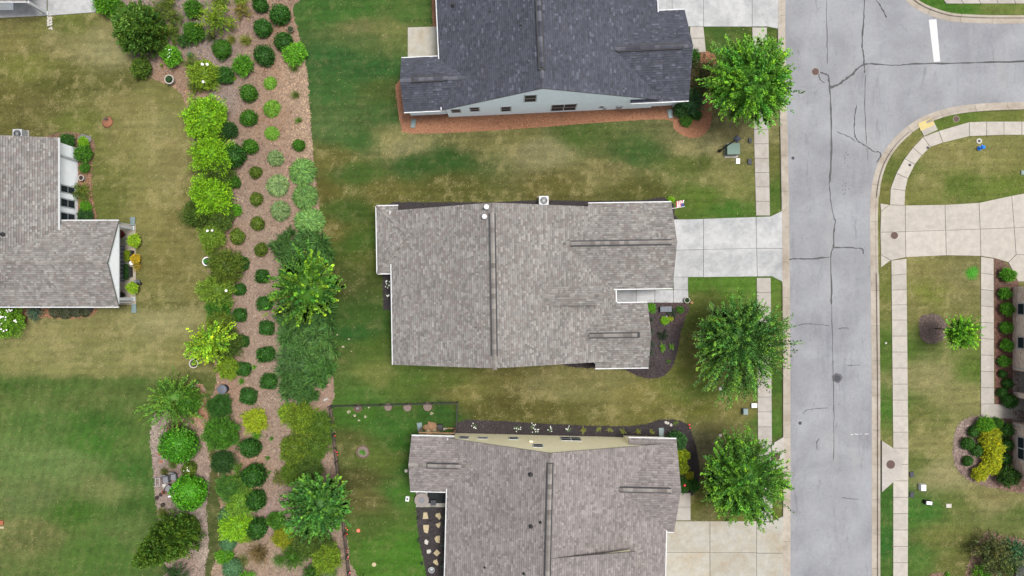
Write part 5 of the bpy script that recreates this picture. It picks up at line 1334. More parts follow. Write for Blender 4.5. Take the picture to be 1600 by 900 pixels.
# row plants on the black mulch by the cream wall
WF = [(742,667),(808,669),(832,666),(838,673),(860,672),(889,672)]
for x, y in WF:
    o = shrub('sprig', x, y, 7, F(120,140,104), 'white flowering plant on black mulch along the cream wall', 'white flowers along the cream wall', hs=.6, cat='flower')
    blossoms(o, [(random.uniform(-.8,.8), random.uniform(-.8,.8), .75) for _ in range(6)], .055)
for x, y in [(911,672),(936,671),(953,672),(974,674),(997,674),(1019,675)]:
    shrub('sprig', x, y, 8, F(150,156,76), 'olive spiky tuft on black mulch along the cream wall', 'spiky tufts along the cream wall', hs=.5, cat='tuft')
for x, y in [(605,440),(606,447),(605,462)]:
    o = shrub('sprig', x, y, 5, F(110,130,90), 'tiny white flower in the black corner bed', 'tiny white flowers in the black corner', hs=.6, cat='flower')
    blossoms(o, [(random.uniform(-.6,.6), random.uniform(-.6,.6), .8) for _ in range(5)], .06)
for x, y in [(1043,661),(1048,664),(1040,660)]:
    t = MB().lathe([(.1, 0), (.16, .06), (.12, .14), (.03, .18)], 8, jit=.15)
    tag(t.build('pale_stone', M['stone_w'], None, W(x, y, 0, .012), smooth=False), 'small white stone at the rounded end of the black bed', 'stone', 'white stones at the black bed end')
for x, y in [(1077,664),(1078,668)]:
    o = shrub('sprig', x, y, 4, F(90,120,60), 'red flower at the edge of the black bed', 'red flowers at the black bed edge', hs=.7, cat='flower')
    b = link('blossom', BLOSSOM.mesh('red_blossom', M['redp'], True), o, (0, 0, .9)); b.scale = (.35, .35, .35)
# stone faced house: strip of shrubs
for x, y, r in [(1575,429,10.5),(1570,458,8.5),(1572,484,9),(1572,512,8),(1571,540,9),(1570,565,9.5)]:
    shrub('lobed', x, y, r, F(98,168,40), 'fresh green small shrub in the straight mulch strip', 'fresh green shrubs in the strip')
for x, y, r in [(1567,584,6.5),(1575,599,8),(1566,613,7),(1577,627,10)]:
    shrub('globe', x, y, r, DKG, 'dark round shrub near the porch in the straight mulch strip', 'dark shrubs by the porch')
for x, y, r in [(1522,674,8.5),(1511,693,8.5),(1527,703,9),(1513,720,8.5)]:
    shrub('globe', x, y, r, F(72,124,40), 'dark ball shrub on the lawn side of the yellow hedge', 'dark balls by the yellow hedge')
for x, y, r in [(1545,684,13),(1549,700,14),(1549,716,13),(1552,730,11),(1540,734,11),(1530,740,11),(1552,675,10)]:
    shrub('lobed', x, y, r, F(206,216,44), 'yellow shrub of the bright hedge in the rounded bed', 'yellow hedge shrubs')
for kind, x, y, r, c, lab in [('lobed',1539,663,12,BRT,'bright green shrub at the walk end of the yellow hedge'),('lobed',1557,662,9,GRN,'green shrub next to the porch pillar beside the yellow hedge'),('lobed',1571,671,10,DKG,'dark shrub under the downspout'),('globe',1572,695,9,DKG,'dark round shrub between the double window and the downspout shrub'),('globe',1571,717,9,DKG,'dark round shrub beside the double window'),
   ('lobed',1571,743,15,F(70,112,40),'large dark shrub at the house corner by the yellow hedge'),('loose',1545,855,26,F(112,122,66),'big brownish bush with bare twigs'),('loose',1560,880,24,F(104,120,62),'second brownish bush by the garage'),('feather',1586,862,19,F(80,130,84),'bluish green shrub at the garage corner'),('lobed',1577,886,11,GRN,'green shrub beside the garage door'),('loose',1534,897,13,BRT,'bright green shrub cut by the frame near the garage'),('sprig',1483,900,8,BRT,'small green plant in the cut off mulch ring')]:
    shrub(kind, x, y, r, c, lab)
shrub('airy', 1518, 428, 15, F(90,190,40), 'flat bright green weed patch in the dry lawn beside the walk', hs=.15, cat='weeds'); shrub('airy', 1521, 424, 11, F(90,190,40), 'bright weeds at the walk edge', hs=.15, cat='weeds')

# ---------------------------------------------------------------- trees
def tree(name, label, base, crown, hc, R, col, seed, hs=.8, Kn=260, npl=44, leaf=.07, lw=.5, group=None, trunk_r=.13, amp=.35, sharp=7, el=1.0, jit=.055, drop=0.1, lime=.22, rn=.12, core=.6, v=.34, flatn=.55, r0=.58, tips=1.6):
    b = W(*base); c = W(crown[0], crown[1], hc)
    t = thing(name, label, 'tree', (b.x, b.y, 0), 0, group)
    me, (a, e) = shoots(seed, Kn, npl, r0, .93, leaf, lw, jit, hs, 0.0, -.6, .35, amp, sharp, core, v, lime, drop, flatn, 'crown', rn, tips, .1)
    o = link('crown', me, t, c - Vector((b.x, b.y, 0)), random.uniform(-.2, .2), (R * el, R, R)); o.color = col
    mb = MB(); off = c - Vector((b.x, b.y, 0))
    fork = Vector((off.x * .45, off.y * .45, max(.8, hc - R * hs * .55)))
    mb.tube([(0, 0, -.05), (fork.x * .3, fork.y * .3, fork.z * .5), fork, off], [trunk_r * 1.25, trunk_r, trunk_r * .85, trunk_r * .35], 8)
    r = random.Random(seed)
    for k in r.sample(range(len(e)), min(46, len(e))):
        q = Vector((e[k][0] * R * el, e[k][1] * R, e[k][2] * R * hs)) + off
        m = fork.lerp(q, .45) + Vector((0, 0, -.1 * R * .3))
        mb.tube([fork.lerp(off, r.uniform(0, .8)), m, fork.lerp(q, .88)], [trunk_r * .42, trunk_r * .22, trunk_r * .07], 5, cap=False)
    mb.build('trunk', M['bark'], t, smooth=True)
    return t
STG = F(92,158,42)
tree('street_tree', 'bright green street tree beside the green utility cabinet', (1152,140), (1174,131), 4.4, 3.5, F(104,170,48), 301, hs=.85, Kn=520, npl=44, leaf=.062, lw=.55, jit=.034, rn=.08)
tree('street_tree', 'broad street tree between the front bed and the road', (1135,527), (1155,531), 4.3, 3.55, F(92,146,56), 302, hs=.75, Kn=540, npl=44, leaf=.058, lw=.55, jit=.033, rn=.09)
tree('street_tree', 'street tree by the stained driveway beside the storm drain', (1143,732), (1160,748), 4.2, 3.4, F(96,156,48), 303, hs=.8, Kn=520, npl=44, leaf=.06, lw=.55, jit=.034, rn=.08)
tree('magnolia_tree', 'broad leaved tree with lime shoots standing over the dark junipers', (495,452), (485,450), 3.6, 2.75, F(98,152,44), 304, hs=.8, Kn=230, npl=34, leaf=.095, lw=.6, amp=.3, jit=.035, lime=.3, tips=2.4)
tree('leafy_tree', 'fresh green leafy tree overhanging the flower row on the fence', (512,778), (502,790), 3.8, 2.75, F(86,146,54), 305, hs=.8, Kn=260, npl=34, leaf=.09, lw=.62, amp=.4, jit=.035)
tree('young_tree', 'young green tree beside its round mulch ring', (1462,513), (1499,519), 3.2, 1.2, F(118,190,44), 306, hs=1.45, Kn=210, npl=30, leaf=.13, lw=.55, trunk_r=.06, amp=.4, rn=.12, jit=.05, core=.5, r0=.5)
tree('young_maple', 'small lime leaved maple leaning over the lawn beside a white urn', (345,536), (326,540), 2.4, 1.5, F(150,200,44), 307, hs=.75, Kn=150, npl=26, leaf=.12, lw=.7, trunk_r=.06, amp=.7, sharp=6, el=1.15, rn=.14, jit=.06, core=.4, r0=.35)
def conifer(name, label, base, tip, h, R, col, seed, n=420, npl=30, col2=None, power=.9, leaf=.34, dome=False):
    b = W(*base); r = np.random.default_rng(seed)
    t = thing(name, label, 'tree', (b.x, b.y, 0))
    tt = W(tip[0], tip[1], h) - Vector((b.x, b.y, 0))          # where the top stands
    u = r.uniform(0, 1, n) ** (.75); az = r.uniform(0, 2 * math.pi, n)
    rad = (R * (1 - u) ** power if not dome else R * np.sqrt(np.clip(1 - (u * 1.0) ** 2, 0, 1))) * r.normal(.92, .1, n) + .05
    z = .25 + u * (h - .5)
    cx = rad * np.cos(az); cy = rad * np.sin(az)
    out = np.stack([np.cos(az), np.sin(az), np.full(n, .9)], 1)
    k = np.repeat(np.arange(n), npl); m = len(k)
    s = r.uniform(-.5, .5, m); pl = .95 * (1 - .45 * u)[k]
    od = unit(out)
    P = np.stack([cx, cy, z], 1)[k] + od[k] * (s * pl)[:, None] + r.normal(0, .13, (m, 3)) * (1 - np.abs(s))[:, None]
    D = od[k] + r.normal(0, .35, (m, 3)); Nn = r.normal(0, .5, (m, 3)) + np.stack([np.cos(az), np.sin(az), np.full(n, .3)], 1)[k]
    sh = P[:, 2:3] / h
    P[:, :2] += sh * np.array([tt.x, tt.y])
    V = leaf_quads(P, D, Nn, r.uniform(.6, 1.2, m) * leaf, r.uniform(.6, 1.2, m) * leaf * .4)
    V[:, 2] = np.maximum(V[:, 2], .02)
    c = tint(r, n, .2, .15)[k] * r.normal(1, .1, m).clip(.6, 1.4)[:, None]
    zz = np.linspace(.1, h * .93, 12); cv = []; cf = []
    for i, q in enumerate(zz):
        uu = q / h; rr = (R * (1 - uu) ** power if not dome else R * math.sqrt(max(0, 1 - uu ** 2))) * .72
        for j in range(12):
            a = 2 * math.pi * j / 12; cv.append((rr * math.cos(a) + tt.x * uu, rr * math.sin(a) + tt.y * uu, q))
    for i in range(11):
        for j in range(12): cf.append((i * 12 + j, i * 12 + (j + 1) % 12, (i + 1) * 12 + (j + 1) % 12, (i + 1) * 12 + j))
    o = link('crown', assemble('crown', V, c, (np.array(cv), np.array(cf)), (.7, .75, .7)), t); o.color = col
    MB().tube([(0, 0, -.05), (tt.x * .5, tt.y * .5, h * .5), (tt.x, tt.y, h * .95)], [.16, .1, .03], 8).build('trunk', M['bark'], t)
conifer('tall_conifer', 'tall narrow dark green conifer at the foot of the ragged bed', (290,826), (213,881), 9.3, 2.1, F(112,154,52), 401, 520, 30, leaf=.3, power=.75)
conifer('pine_tree', 'dark green pine at the corner of the long bed', (230,58), (196,26), 5.0, 2.1, F(112,158,60), 402, 360, 30, leaf=.3, dome=True)
shrub('lobed', 168, 6, 16, BRT, 'bright green shrub beside the patio behind the pine')
shrub('lobed', 185, 16, 15, GRN, 'green shrub between the pine and the patio')
# ================================================================== SMALL THINGS
def at(px, py, z=.0): 
    p = W(px, py); return (p.x, p.y, z)
def plant_in(parent, z, r, col, kind='sprig', hs=1.0, name='plant'):
    o = link(name, VAR[kind][0], parent, (0, 0, z), random.uniform(0, 6), (r, r, r * hs)); o.color = col
    return o
def pot(px, py, r, label, mat='white', h=.45, plantcol=None, kind='lobed', name='planter', pr=.8, z=.01, soil='soil'):
    t = thing(name, label, 'planter', at(px, py, z)); R = r * S
    MB().lathe([(R * .62, 0), (R * .72, h * .1), (R * .9, h * .75), (R, h * .85), (R, h), (R * .82, h), (R * .78, h * .82), (.01, h * .8)], 18).build('pot', M[mat], t, smooth=False)
    MB().lathe([(R * .79, h * .8), (R * .78, h * .84), (.01, h * .86)], 14).build('soil', M[soil], t)
    if plantcol is not None: plant_in(t, h * .82, R * pr, plantcol, kind, .8)
    return t
pot(269, 127, 7.2, 'white rimmed urn with a dark green plant on reddish mulch', 'stone_w', .6, F(70,110,60), 'globe', pr=.62)
pot(311, 214.5, 4.4, 'small empty white pot between two lime bushes', 'stone_w', .4)
pot(327, 409, 7, 'white pot with a glossy green plant beside the olive bush', 'white', .55, F(80,170,70), 'sprig', pr=1.0)
pot(307, 567, 7.2, 'white rimmed urn holding a small lime plant on the lawn', 'stone_w', .6, F(150,210,70), 'sprig', pr=.7)
pot(131, 279, 4.6, 'round white pot under the windowed wall', 'stone_w', .45)
pot(1072, 469, 4.6, 'white rimmed pot with a green plant at the walk end', 'stone_w', .45, F(60,100,50), 'globe', pr=.65)
pot(456, 48, 5, 'mossy grey pot at the edge of the bed near the round shrubs', 'wood', .4, F(90,110,70), 'globe', pr=.7)
pot(144, 481, 4.5, 'dark blue pot beside the grey ground cover', 'greyd', .4)
pot(61, 484, 4.5, 'dark pot beside the spiky grey green plant', 'greyd', .4)
t = thing('garden_bin', 'black round garden bin at the end of the olive hedge', 'bin', at(352, 607, .01))
MB().lathe([(.36, 0), (.4, .05), (.44, .62), (.46, .66), (.46, .7)], 24).build('body', M['greyd'], t, smooth=False)
MB().lathe([(.44, .7), (.42, .76), (.1, .8), (.02, .8)], 24).build('lid', plain('bin_lid', C(110,116,128), .5), t)
t = thing('dirt_mound', 'small red clay mound with a grey tuft on the lawn', 'mound', at(168, 191))
MB().lathe([(.55, -.02), (.42, .1), (.2, .2), (.04, .24)], 16, jit=.14).build('clay', M['dirt'], t, smooth=True)
o = link('dry_tuft', VAR['airy'][0], t, (0, .2, .1), 0, (.35, .35, .3)); o.color = F(150,130,120)
t = thing('splash_stones', 'line of white pebbles running from the porch post onto the lawn', 'pebbles', at(78, 34, .01))
mb = MB()
for k in range(60):
    mb.lathe([(.05, 0), (.08, .03), (.03, .06)], 6, (random.uniform(-.2, .2), random.uniform(-.7, .7), 0), jit=.2)
mb.build('pebbles', M['stone_w'], t)['kind'] = 'stuff'
def ac(px, py, label):
    t = thing('air_conditioner', label, 'air conditioner', at(px, py, .01))
    MB().box((0, 0, .05), (1.0, 1.0, .1)).build('pad', M['conc_walk'], t)
    MB().box((0, 0, .52), (.85, .85, .82)).build('cabinet', M['galv'], t, bevel=.05)
    MB().lathe([(.34, .935), (.34, .95), (.02, .95)], 24).build('fan_opening', M['black'], t)
    g = MB()
    for k in range(7): g.box((0, 0, .957), (.66 * math.cos(math.asin(min(1, abs(k - 3) / 3.6))), .015, .012), k * math.pi / 7)
    g.build('grille', M['galv'], t)
    b = MB()
    for k in range(3): b.box((math.cos(k * 2.1) * .13, math.sin(k * 2.1) * .13, .945), (.22, .1, .008), k * 2.1)
    b.build('fan', M['greyc'], t)
ac(849, 315.5, 'grey air conditioner behind the brown roofed house with the flag')
ac(38, 212.5, 'grey air conditioner beside the house with the covered porch')
# flag on a slanting pole at the garage corner
b = W(1049, 326, 2.2); tip = W(1070, 322.5, 2.8); d = tip - b
t = thing('house_flag', 'striped red and white flag with a blue corner on a white pole', 'flag', b)
MB().tube([(0, 0, 0), tuple(d)], .025, 8).build('pole', M['white'], t)
fl = MB(); n = 12; m = 7; fw = .85; u = d.normalized()
red = C(200,60,70,1.2); wht = (.7,.7,.7); blu = C(70,80,130,1.2)
dn = Vector((.12, .9, -.75)).normalized()
def fp(i, j):
    a = u * (d.length * (.38 + .58 * i / n)); c = dn * (fw * j / (m * 1.0)); wv = math.sin(i * .9 + j * .35) * .05 * (j / m)
    return a + c + Vector((wv, wv * .4, wv))
for i in range(n):
    for j in range(m):
        col = blu if (i >= n * .58 and j < 4) else (red if j % 2 == 0 else wht)
        col = (red if i % 2 == 0 else wht) if not (i >= n * .58 and j < 4) else blu
        fl.face([fp(i, j), fp(i + 1, j), fp(i + 1, j + 1), fp(i, j + 1)], col)
fl.build('cloth', attrmat('flag_cloth', .8, .05), t, smooth=True)

# porch furnishing of the left house
t = thing('outdoor_rug', 'grey striped rug on the covered porch', 'rug', at(183, 412, .022))
x0, y0, x1, y1 = W(168,384).x, W(168,384).y, W(195.5,440).x, W(195,440).y
o = W(183, 412)
MB().box(((x0 + x1) / 2 - o.x, (y0 + y1) / 2 - o.y, .006), (x1 - x0, y0 - y1, .012)).build('weave', M['rug_dark'], t)
for k in range(9):
    yy = y1 + (y0 - y1) * (k + .5) / 9 - o.y
    MB().box(((x0 + x1) / 2 - o.x, yy, .0155), (x1 - x0 - .1, (.22 if k % 2 else .12), .006)).build('stripe', M['rug_lite'], t)
t = thing('porch_chair', 'black chair half under the porch gable', 'chair', at(184, 421, .034))
MB().box((0, 0, .42), (.5, .5, .06)).build('seat', M['black'], t, bevel=.02)
MB().box((-.24, 0, .7), (.05, .5, .5)).build('backrest', M['black'], t)
for sx in (-1, 1):
    for sy in (-1, 1): MB().box((sx * .21, sy * .21, .2), (.04, .04, .4)).build('leg', M['black'], t)
t = thing('porch_table', 'round white table half under the porch gable', 'table', at(184, 399, .034))
MB().lathe([(.02, .6), (.42, .6), (.44, .63), (.42, .66), (.02, .66)], 24).build('table_top', M['white'], t)
MB().lathe([(.22, 0), (.05, .05), (.05, .6)], 14).build('pedestal', M['white'], t)
pot(216, 377, 5, 'pot with a big lime fern at the porch edge beside the red leaved plant', 'terra', .4, F(176,220,50), 'lobed', pr=1.9)
pot(213, 450, 5, 'pot with a lime fern beside the black and white garden figure', 'terra', .4, F(170,215,50), 'lobed', pr=1.75)
pot(217, 405, 4.5, 'pot of golden yellow flowers at the porch edge', 'terra', .4, F(230,200,50), 'lobed', pr=1.6)
pot(218, 417, 3.5, 'pot of faded yellow leaves beside the golden flowers', 'terra', .3, F(190,170,60), 'loose', pr=1.8)
pot(194, 367, 4, 'pot with a dark red leaved plant on the porch', 'greyd', .4, F(130,50,40), 'lobed', pr=1.5, z=.022)
pot(200, 376, 4, 'pot with a pale variegated plant on the porch', 'stone_w', .35, F(180,190,160), 'loose', pr=1.6, z=.022)
pot(194, 461, 3.5, 'pot with a dark plant by the porch post', 'greyd', .35, F(50,70,40), 'loose', pr=1.5, z=.022)
def trough(px, py, w, d, label, cols, col='black'):
    t = thing('trough_planter', label, 'planter', at(px, py, .022))
    MB().box((0, 0, .2), (w, d, .4)).build('trough', M[col], t, bevel=.02)
    for k, c in enumerate(cols):
        yy = (k - (len(cols) - 1) / 2) * d * .5
        q = link('plant', VAR['lobed'][k], t, (-.06, yy, .34), k, (d * .26, d * .26, d * .24)); q.color = c
trough(204.5, 400, .7, 1.0, 'black trough with two lime plants on the porch', [F(150,180,40), F(160,190,40)])
trough(203, 425, .6, .95, 'black trough with dark green leaves on the porch', [F(56,104,44), F(60,108,44), F(56,100,44)])
t = thing('white_stool', 'small white stool at the porch edge beside golden flowers', 'stool', at(210, 411, .022))
MB().lathe([(.16, 0), (.12, .2), (.2, .42), (.21, .46), (.03, .46)], 16).build('seat', M['white'], t)
t = thing('garden_figure', 'black and white garden figure at the porch corner by the lime fern', 'ornament', at(217, 440, .01))
MB().lathe([(.2, 0), (.22, .3), (.12, .5), (.15, .62), (.1, .75), (.02, .78)], 12, jit=.08).build('body', M['greyc'], t, smooth=True)
MB().lathe([(.14, 0), (.16, .2), (.1, .34), (.02, .36)], 10, (.2, -.2, 0), jit=.1).build('base', M['black'], t, smooth=True)
for x, y, r in [(131,214,5),(138,217,6),(127,217,4)]:
    tag(MB().lathe([(r * S, 0), (r * S * 1.05, .12), (r * S * .6, .25), (.03, .3)], 9, jit=.25).build('garden_stone', plain('grey_stone', C(140,140,138), .9, var=.25), None, at(x, y, .01)), 'grey rough stone at the corner of the planted bed by the white wall', 'stone', 'grey stones at the wall bed corner')

# clutter by the ragged bed
def lawn_chair(px, py, rz, label):
    t = thing('garden_chair', label, 'chair', at(px, py, .01), rz)
    MB().box((0, 0, .38), (.55, .55, .07)).build('seat', M['greyc'], t, bevel=.03)
    b = MB(); b.solid([(-.27, .24, .4), (.27, .24, .4), (.27, .3, .4), (-.27, .3, .4)], [(-.25, .5, .95), (.25, .5, .95), (.25, .56, .95), (-.25, .56, .95)]); b.build('backrest', M['greyc'], t)
    for sx in (-1, 1):
        MB().box((sx * .3, 0, .6), (.06, .5, .04)).build('armrest', M['greyd'], t)
        for sy in (-1, 1): MB().box((sx * .27, sy * .24, .28), (.045, .045, .56)).build('leg', M['greyd'], t)
lawn_chair(263, 748, .15, 'grey garden chair beside the empty frame'); lawn_chair(275, 744, .05, 'grey garden chair with the rail behind it'); lawn_chair(267, 762, -.5, 'grey garden chair tilted next to the terracotta pot')
pot(258, 768, 3.6, 'round terracotta pot beside the grey chairs', 'terra', .25)
pot(253, 772, 2.8, 'small black pot beside the terracotta pot', 'black', .25); pot(247, 777, 3.0, 'small black pot lying at the lawn edge', 'black', .25); pot(256, 788, 3.4, 'black pot beside a bright green ball shrub', 'black', .25); pot(257, 803, 3.0, 'black pot by the grassy tuft', 'black', .25)
def frame(px, py, w, d, label):
    t = MB()
    for s in (-1, 1): t.box((s * w / 2, 0, .3), (.04, d, .04)); t.box((0, s * d / 2, .3), (w, .04, .04)); t.box((s * w / 2, d / 2, .15), (.03, .03, .3)); t.box((s * w / 2, -d / 2, .15), (.03, .03, .3))
    tag(t.build('garden_trellis', M['galv'], None, at(px, py, .01)), label, 'frame')
frame(249, 752, .42, .75, 'thin empty metal frame at the lawn edge beside the grey chairs')
t = thing('garden_plank', 'short white plank beside the terracotta pot', 'plank', at(268, 775, .01), .15); MB().box((0, 0, .04), (.6, .14, .06)).build('board', M['white'], t)
t = thing('white_stone', 'white stone between the grey chairs', 'stone', at(258, 758, .01)); MB().lathe([(.2, 0), (.24, .1), (.16, .22), (.03, .26)], 9, jit=.2).build('block', M['stone_w'], t)
for x, y in [(250,709),(252,721)]:
    tag(MB().box((0, 0, .05), (.36, .16, .1)).build('loose_brick', M['terra'], None, at(x, y, .01), random.uniform(-.6, .3)), 'red brick lying at the lawn edge of the ragged bed', 'brick', 'loose bricks')
t = thing('white_ornament', 'white angular ornament in the mulch by the fence corner', 'ornament', at(509, 624.5, .01), .5)
MB().solid([(-.3, -.1, 0), (.3, -.16, 0), (.22, .16, 0), (-.2, .18, 0)], [(-.14, -.05, .3), (.2, -.02, .2), (.16, .06, .24), (-.1, .1, .4)]).build('block', M['stone_w'], t)
t = thing('brick_edge', 'terracotta scrap and pale slab at the edge of the green lawn', 'rubble', at(2, 818, .01)); MB().box((0, .1, .06), (.5, .4, .12)).build('brick', M['terra'], t); MB().box((.05, -.35, .05), (.5, .2, .1)).build('slab', M['stone'], t)
MB()

# ---------------------------------------------------------------- fence round the back yard
def fence(pts, label):
    o = W(*pts[0]); t = thing('metal_fence', label, 'fence', (o.x, o.y, 0))
    pk = MB().box((0, 0, .62), (.022, .022, 1.16)).mesh('picket', M['black']); ps = MB().box((0, 0, .66), (.065, .065, 1.32)).box((0, 0, 1.34), (.09, .09, .04)).mesh('post', M['black'])
    for a, b in zip(pts[:-1], pts[1:]):
        A = W(*a) - o; B = W(*b) - o; d = B - A; L = d.length; rz = math.atan2(d.y, d.x); m = (A + B) / 2
        for z in (.16, .95, 1.16): MB().box((0, 0, 0), (L, .035, .035)).build('rail', M['black'], t, (m.x, m.y, z), rz)
        n = max(1, round(L / 2.3))
        for k in range(n + 1):
            if k == n and b != pts[-1]: continue
            q = A.lerp(B, k / n); link('post', ps, t, (q.x, q.y, 0), rz)
        n = int(L / .12)
        for k in range(1, n):
            q = A.lerp(B, k / n); link('picket', pk, t, (q.x, q.y, 0), rz)
fence([(518,633),(716,627.5),(714,672)], 'black metal picket fence with stumps standing along it')
fence([(519,636),(533,760),(548,900),(549,912)], 'black metal picket fence with red flowers growing through it')
for x, y, c in [(520,664,'redp'),(522,680,'redp'),(524,701,'pinkp'),(527,708,'redp'),(541,834,'redp'),(541,828,'orangep'),(542,860,'pinkp'),(544,871,'pinkp'),(545,895,'pinkp')]:
    o = shrub('sprig', x, y, 5, F(90,130,60), 'flowering plant growing at the picket fence beside the hedge', 'flowers along the fence', hs=.8, cat='flower')
    for k in range(3):
        b = link('blossom', BLOSSOM.mesh('blossom', M[c], True), o, (random.uniform(-.5,.5), random.uniform(-.5,.5), .9 + random.uniform(-.1,.3))); b.scale = (.22, .22, .22)
def stump(px, py, r, label, grp=None):
    t = thing('tree_stump', label, 'stump', at(px, py, .0), 0, grp); R = r * S
    MB().lathe([(R * 1.1, 0), (R, .12), (R * .97, .26)], 16, jit=.05).build('bark', M['bark'], t)
    MB().lathe([(R * .95, .262), (R * .7, .272), (R * .68, .266), (R * .4, .276), (R * .38, .27), (.02, .274)], 16, jit=.03).build('cut_face', M['wood'], t)
for x, y, r in [(607,635.5,6),(637,636,6.5),(668.5,635,7)]: stump(x, y, r, 'pale sawn stump standing at the picket fence', 'pale stumps at the fence')
t = thing('tree_stump', 'dark hollow stump at the picket fence', 'stump', at(559.5,637.5)); 
MB().lathe([(.4, 0), (.38, .2), (.3, .22), (.26, .08), (.02, .08)], 16, jit=.06).build('bark', M['bark'], t); MB().lathe([(.16, .08), (.12, .24), (.02, .26)], 9, jit=.2).build('stone', M['greyc'], t)
t = thing('ring_planter', 'round edged plant ring with a green plant in the fenced lawn', 'planter', at(567, 706, .0))
MB().lathe([(.62, 0), (.62, .12), (.56, .13), (.54, .04), (.02, .04)], 24, jit=.02).build('edging', M['bark'], t)
MB().lathe([(.52, .042), (.5, .06), (.02, .07)], 16).build('mulch', M['wood'], t)
plant_in(t, .06, .5, F(100,170,60), 'sprig', .7)
t = thing('garden_ball', 'small grey garden ball at the wing of the cream walled house', 'ornament', at(635, 735)); MB().lathe([(.03, .0), (.14, .03), (.18, .14), (.15, .26), (.03, .32)], 14).build('ball', M['stone_w'], t, smooth=True)
t = thing('white_box', 'small white box on the grass beside the fire table', 'box', at(637, 778.5), -.12); MB().box((0, 0, .12), (.32, .44, .24)).build('body', M['white'], t, bevel=.02); MB().box((0, 0, .245), (.2, .26, .02)).build('lid', M['greyc'], t)
t = thing('orange_disc', 'flat orange disc on the fenced lawn', 'toy', at(560, 829)); MB().lathe([(.14, .01), (.17, .03), (.14, .05), (.1, .035), (.02, .035)], 16).build('disc', M['orangep'], t)
tag(MB().lathe([(.2, 0), (.2, .04), (.02, .05)], 10, jit=.1).build('stepping_stone', M['stone'], None, at(584.5, 882, .0)), 'round tan stepping stone in the fenced lawn', 'stone')
t = thing('garden_stake', 'thin black stake with a grey cap in the fenced lawn', 'stake', at(569, 896)); MB().tube([(0, 0, 0), (0, 0, 1.2)], .03, 6).build('rod', M['black'], t); MB().lathe([(.1, 1.2), (.12, 1.26), (.03, 1.3)], 10).build('cap', M['galv'], t)
for x, y, r, m in [(674,667,8,'rock'),(681,672,5,'stone'),(670,673,5,'stone'),(667,668,5,'rock')]:
    tag(MB().lathe([(r * S, 0), (r * S * 1.05, .15), (r * S * .6, .32), (.04, .4)], 9, jit=.25).build('landscape_rock', M[m], None, at(x, y, .0)), 'tan rock in the pile by the wing wall of the cream walled house', 'rock', 'rock pile in the fenced yard')
t = thing('black_crate', 'black crate beside the rock pile', 'crate', at(688, 667)); MB().box((0, 0, .25), (.5, .6, .5)).build('body', M['black'], t, bevel=.03)
t = thing('white_slate', 'leaning white slab beside the black crate', 'slab', at(696, 671), .4); MB().solid([(-.24, -.05, 0), (.24, -.05, 0), (.24, .05, 0), (-.24, .05, 0)], [(-.1, .16, .45), (.12, .16, .5), (.12, .22, .5), (-.1, .22, .45)]).build('slab', M['stone_w'], t)

# patio with fire table
pa = tag(MB().prism([(p.x, p.y) for p in (W(650,765), W(698,765), W(698,792), W(650,792))], .0, .05).build('patio', M['conc_walk']), 'small concrete patio with a black mat beside the fire table', 'patio', kind='structure')
MB().prism([(p.x, p.y) for p in (W(668,764), W(697,764), W(697,786), W(668,786))], .0505, .066).build('black_mat', M['blackslab'], pa)
t = thing('fire_table', 'round stone fire table with a grey burner lid', 'table', at(660, 779, .05))
MB().lathe([(.5, 0), (.52, .4), (.66, .42), (.67, .48), (.64, .5), (.24, .5)], 32).build('table_body', plain('cast_stone', C(170,160,156), .85, var=.12), t)
MB().lathe([(.27, .5), (.27, .52), (.2, .56), (.05, .57), (.02, .57)], 24).build('burner_lid', M['greyc'], t)
t = thing('patio_chair', 'dark metal chair on the black mat', 'chair', at(678, 783, .05), math.pi)
MB().box((0, 0, .42), (.48, .46, .05)).build('seat', M['greyd'], t, bevel=.02)
b = MB()
for k in range(5): b.box((-.2 + k * .1, .26, .7), (.025, .03, .5))
b.box((0, .26, .95), (.46, .04, .05)).build('backrest', M['greyd'], t)
for sx in (-1, 1):
    for sy in (-1, 1): MB().box((sx * .2, sy * .2, .2), (.035, .035, .4)).build('leg', M['greyd'], t)
# stepping stones in the black bed
def stone(px, py, pts, label, mat='stone'):
    q = [((x - px) * S, -(y - py) * S) for x, y in pts]
    mb = MB(); a = sum(q[i][0] * q[(i + 1) % len(q)][1] - q[(i + 1) % len(q)][0] * q[i][1] for i in range(len(q)))
    if a < 0: q.reverse()
    mb.solid([(x, y, .0) for x, y in q], [(x * .93, y * .93, .09) for x, y in q])
    tag(mb.build('stepping_stone', M[mat], None, at(px, py, .008), bevel=.015), label, 'stepping stone', 'stepping stones in the black bed')
B0 = (620, 750)
def zz(pts): return [(B0[0] + x / 6.0, B0[1] + y / 6.0) for x, y in pts]
for pts, lab, mt in [([(250,300),(285,300),(298,362),(243,366)],'blocky pale stepping stone closest to the fire table','stone'),([(365,315),(405,305),(420,345),(400,375),(380,350),(362,340)],'hooked pale stepping stone closest to the house corner','stone'),
  ([(248,416),(304,418),(300,460),(292,500),(258,490),(248,450)],'largest stepping stone, half white and half yellow','stone'),([(362,412),(412,390),(408,430),(390,452)],'triangular tan stepping stone','stone'),
  ([(352,545),(372,520),(408,520),(402,590),(370,585)],'broad five sided stepping stone','stone'),([(258,570),(272,550),(300,572),(290,606),(262,596)],'small pointed pale stepping stone','stone_w'),
  ([(280,652),(315,646),(324,672),(305,688),(282,684)],'small white square stepping stone','stone_w'),([(375,646),(412,680),(376,714),(342,684)],'diamond shaped stepping stone','stone'),([(342,755),(376,738),(394,792),(380,800),(338,770)],'bent stepping stone next to the bucket','stone')]:
    P = zz(pts); cx = sum(p[0] for p in P) / len(P); cy = sum(p[1] for p in P) / len(P)
    stone(cx, cy, P, lab, mt)
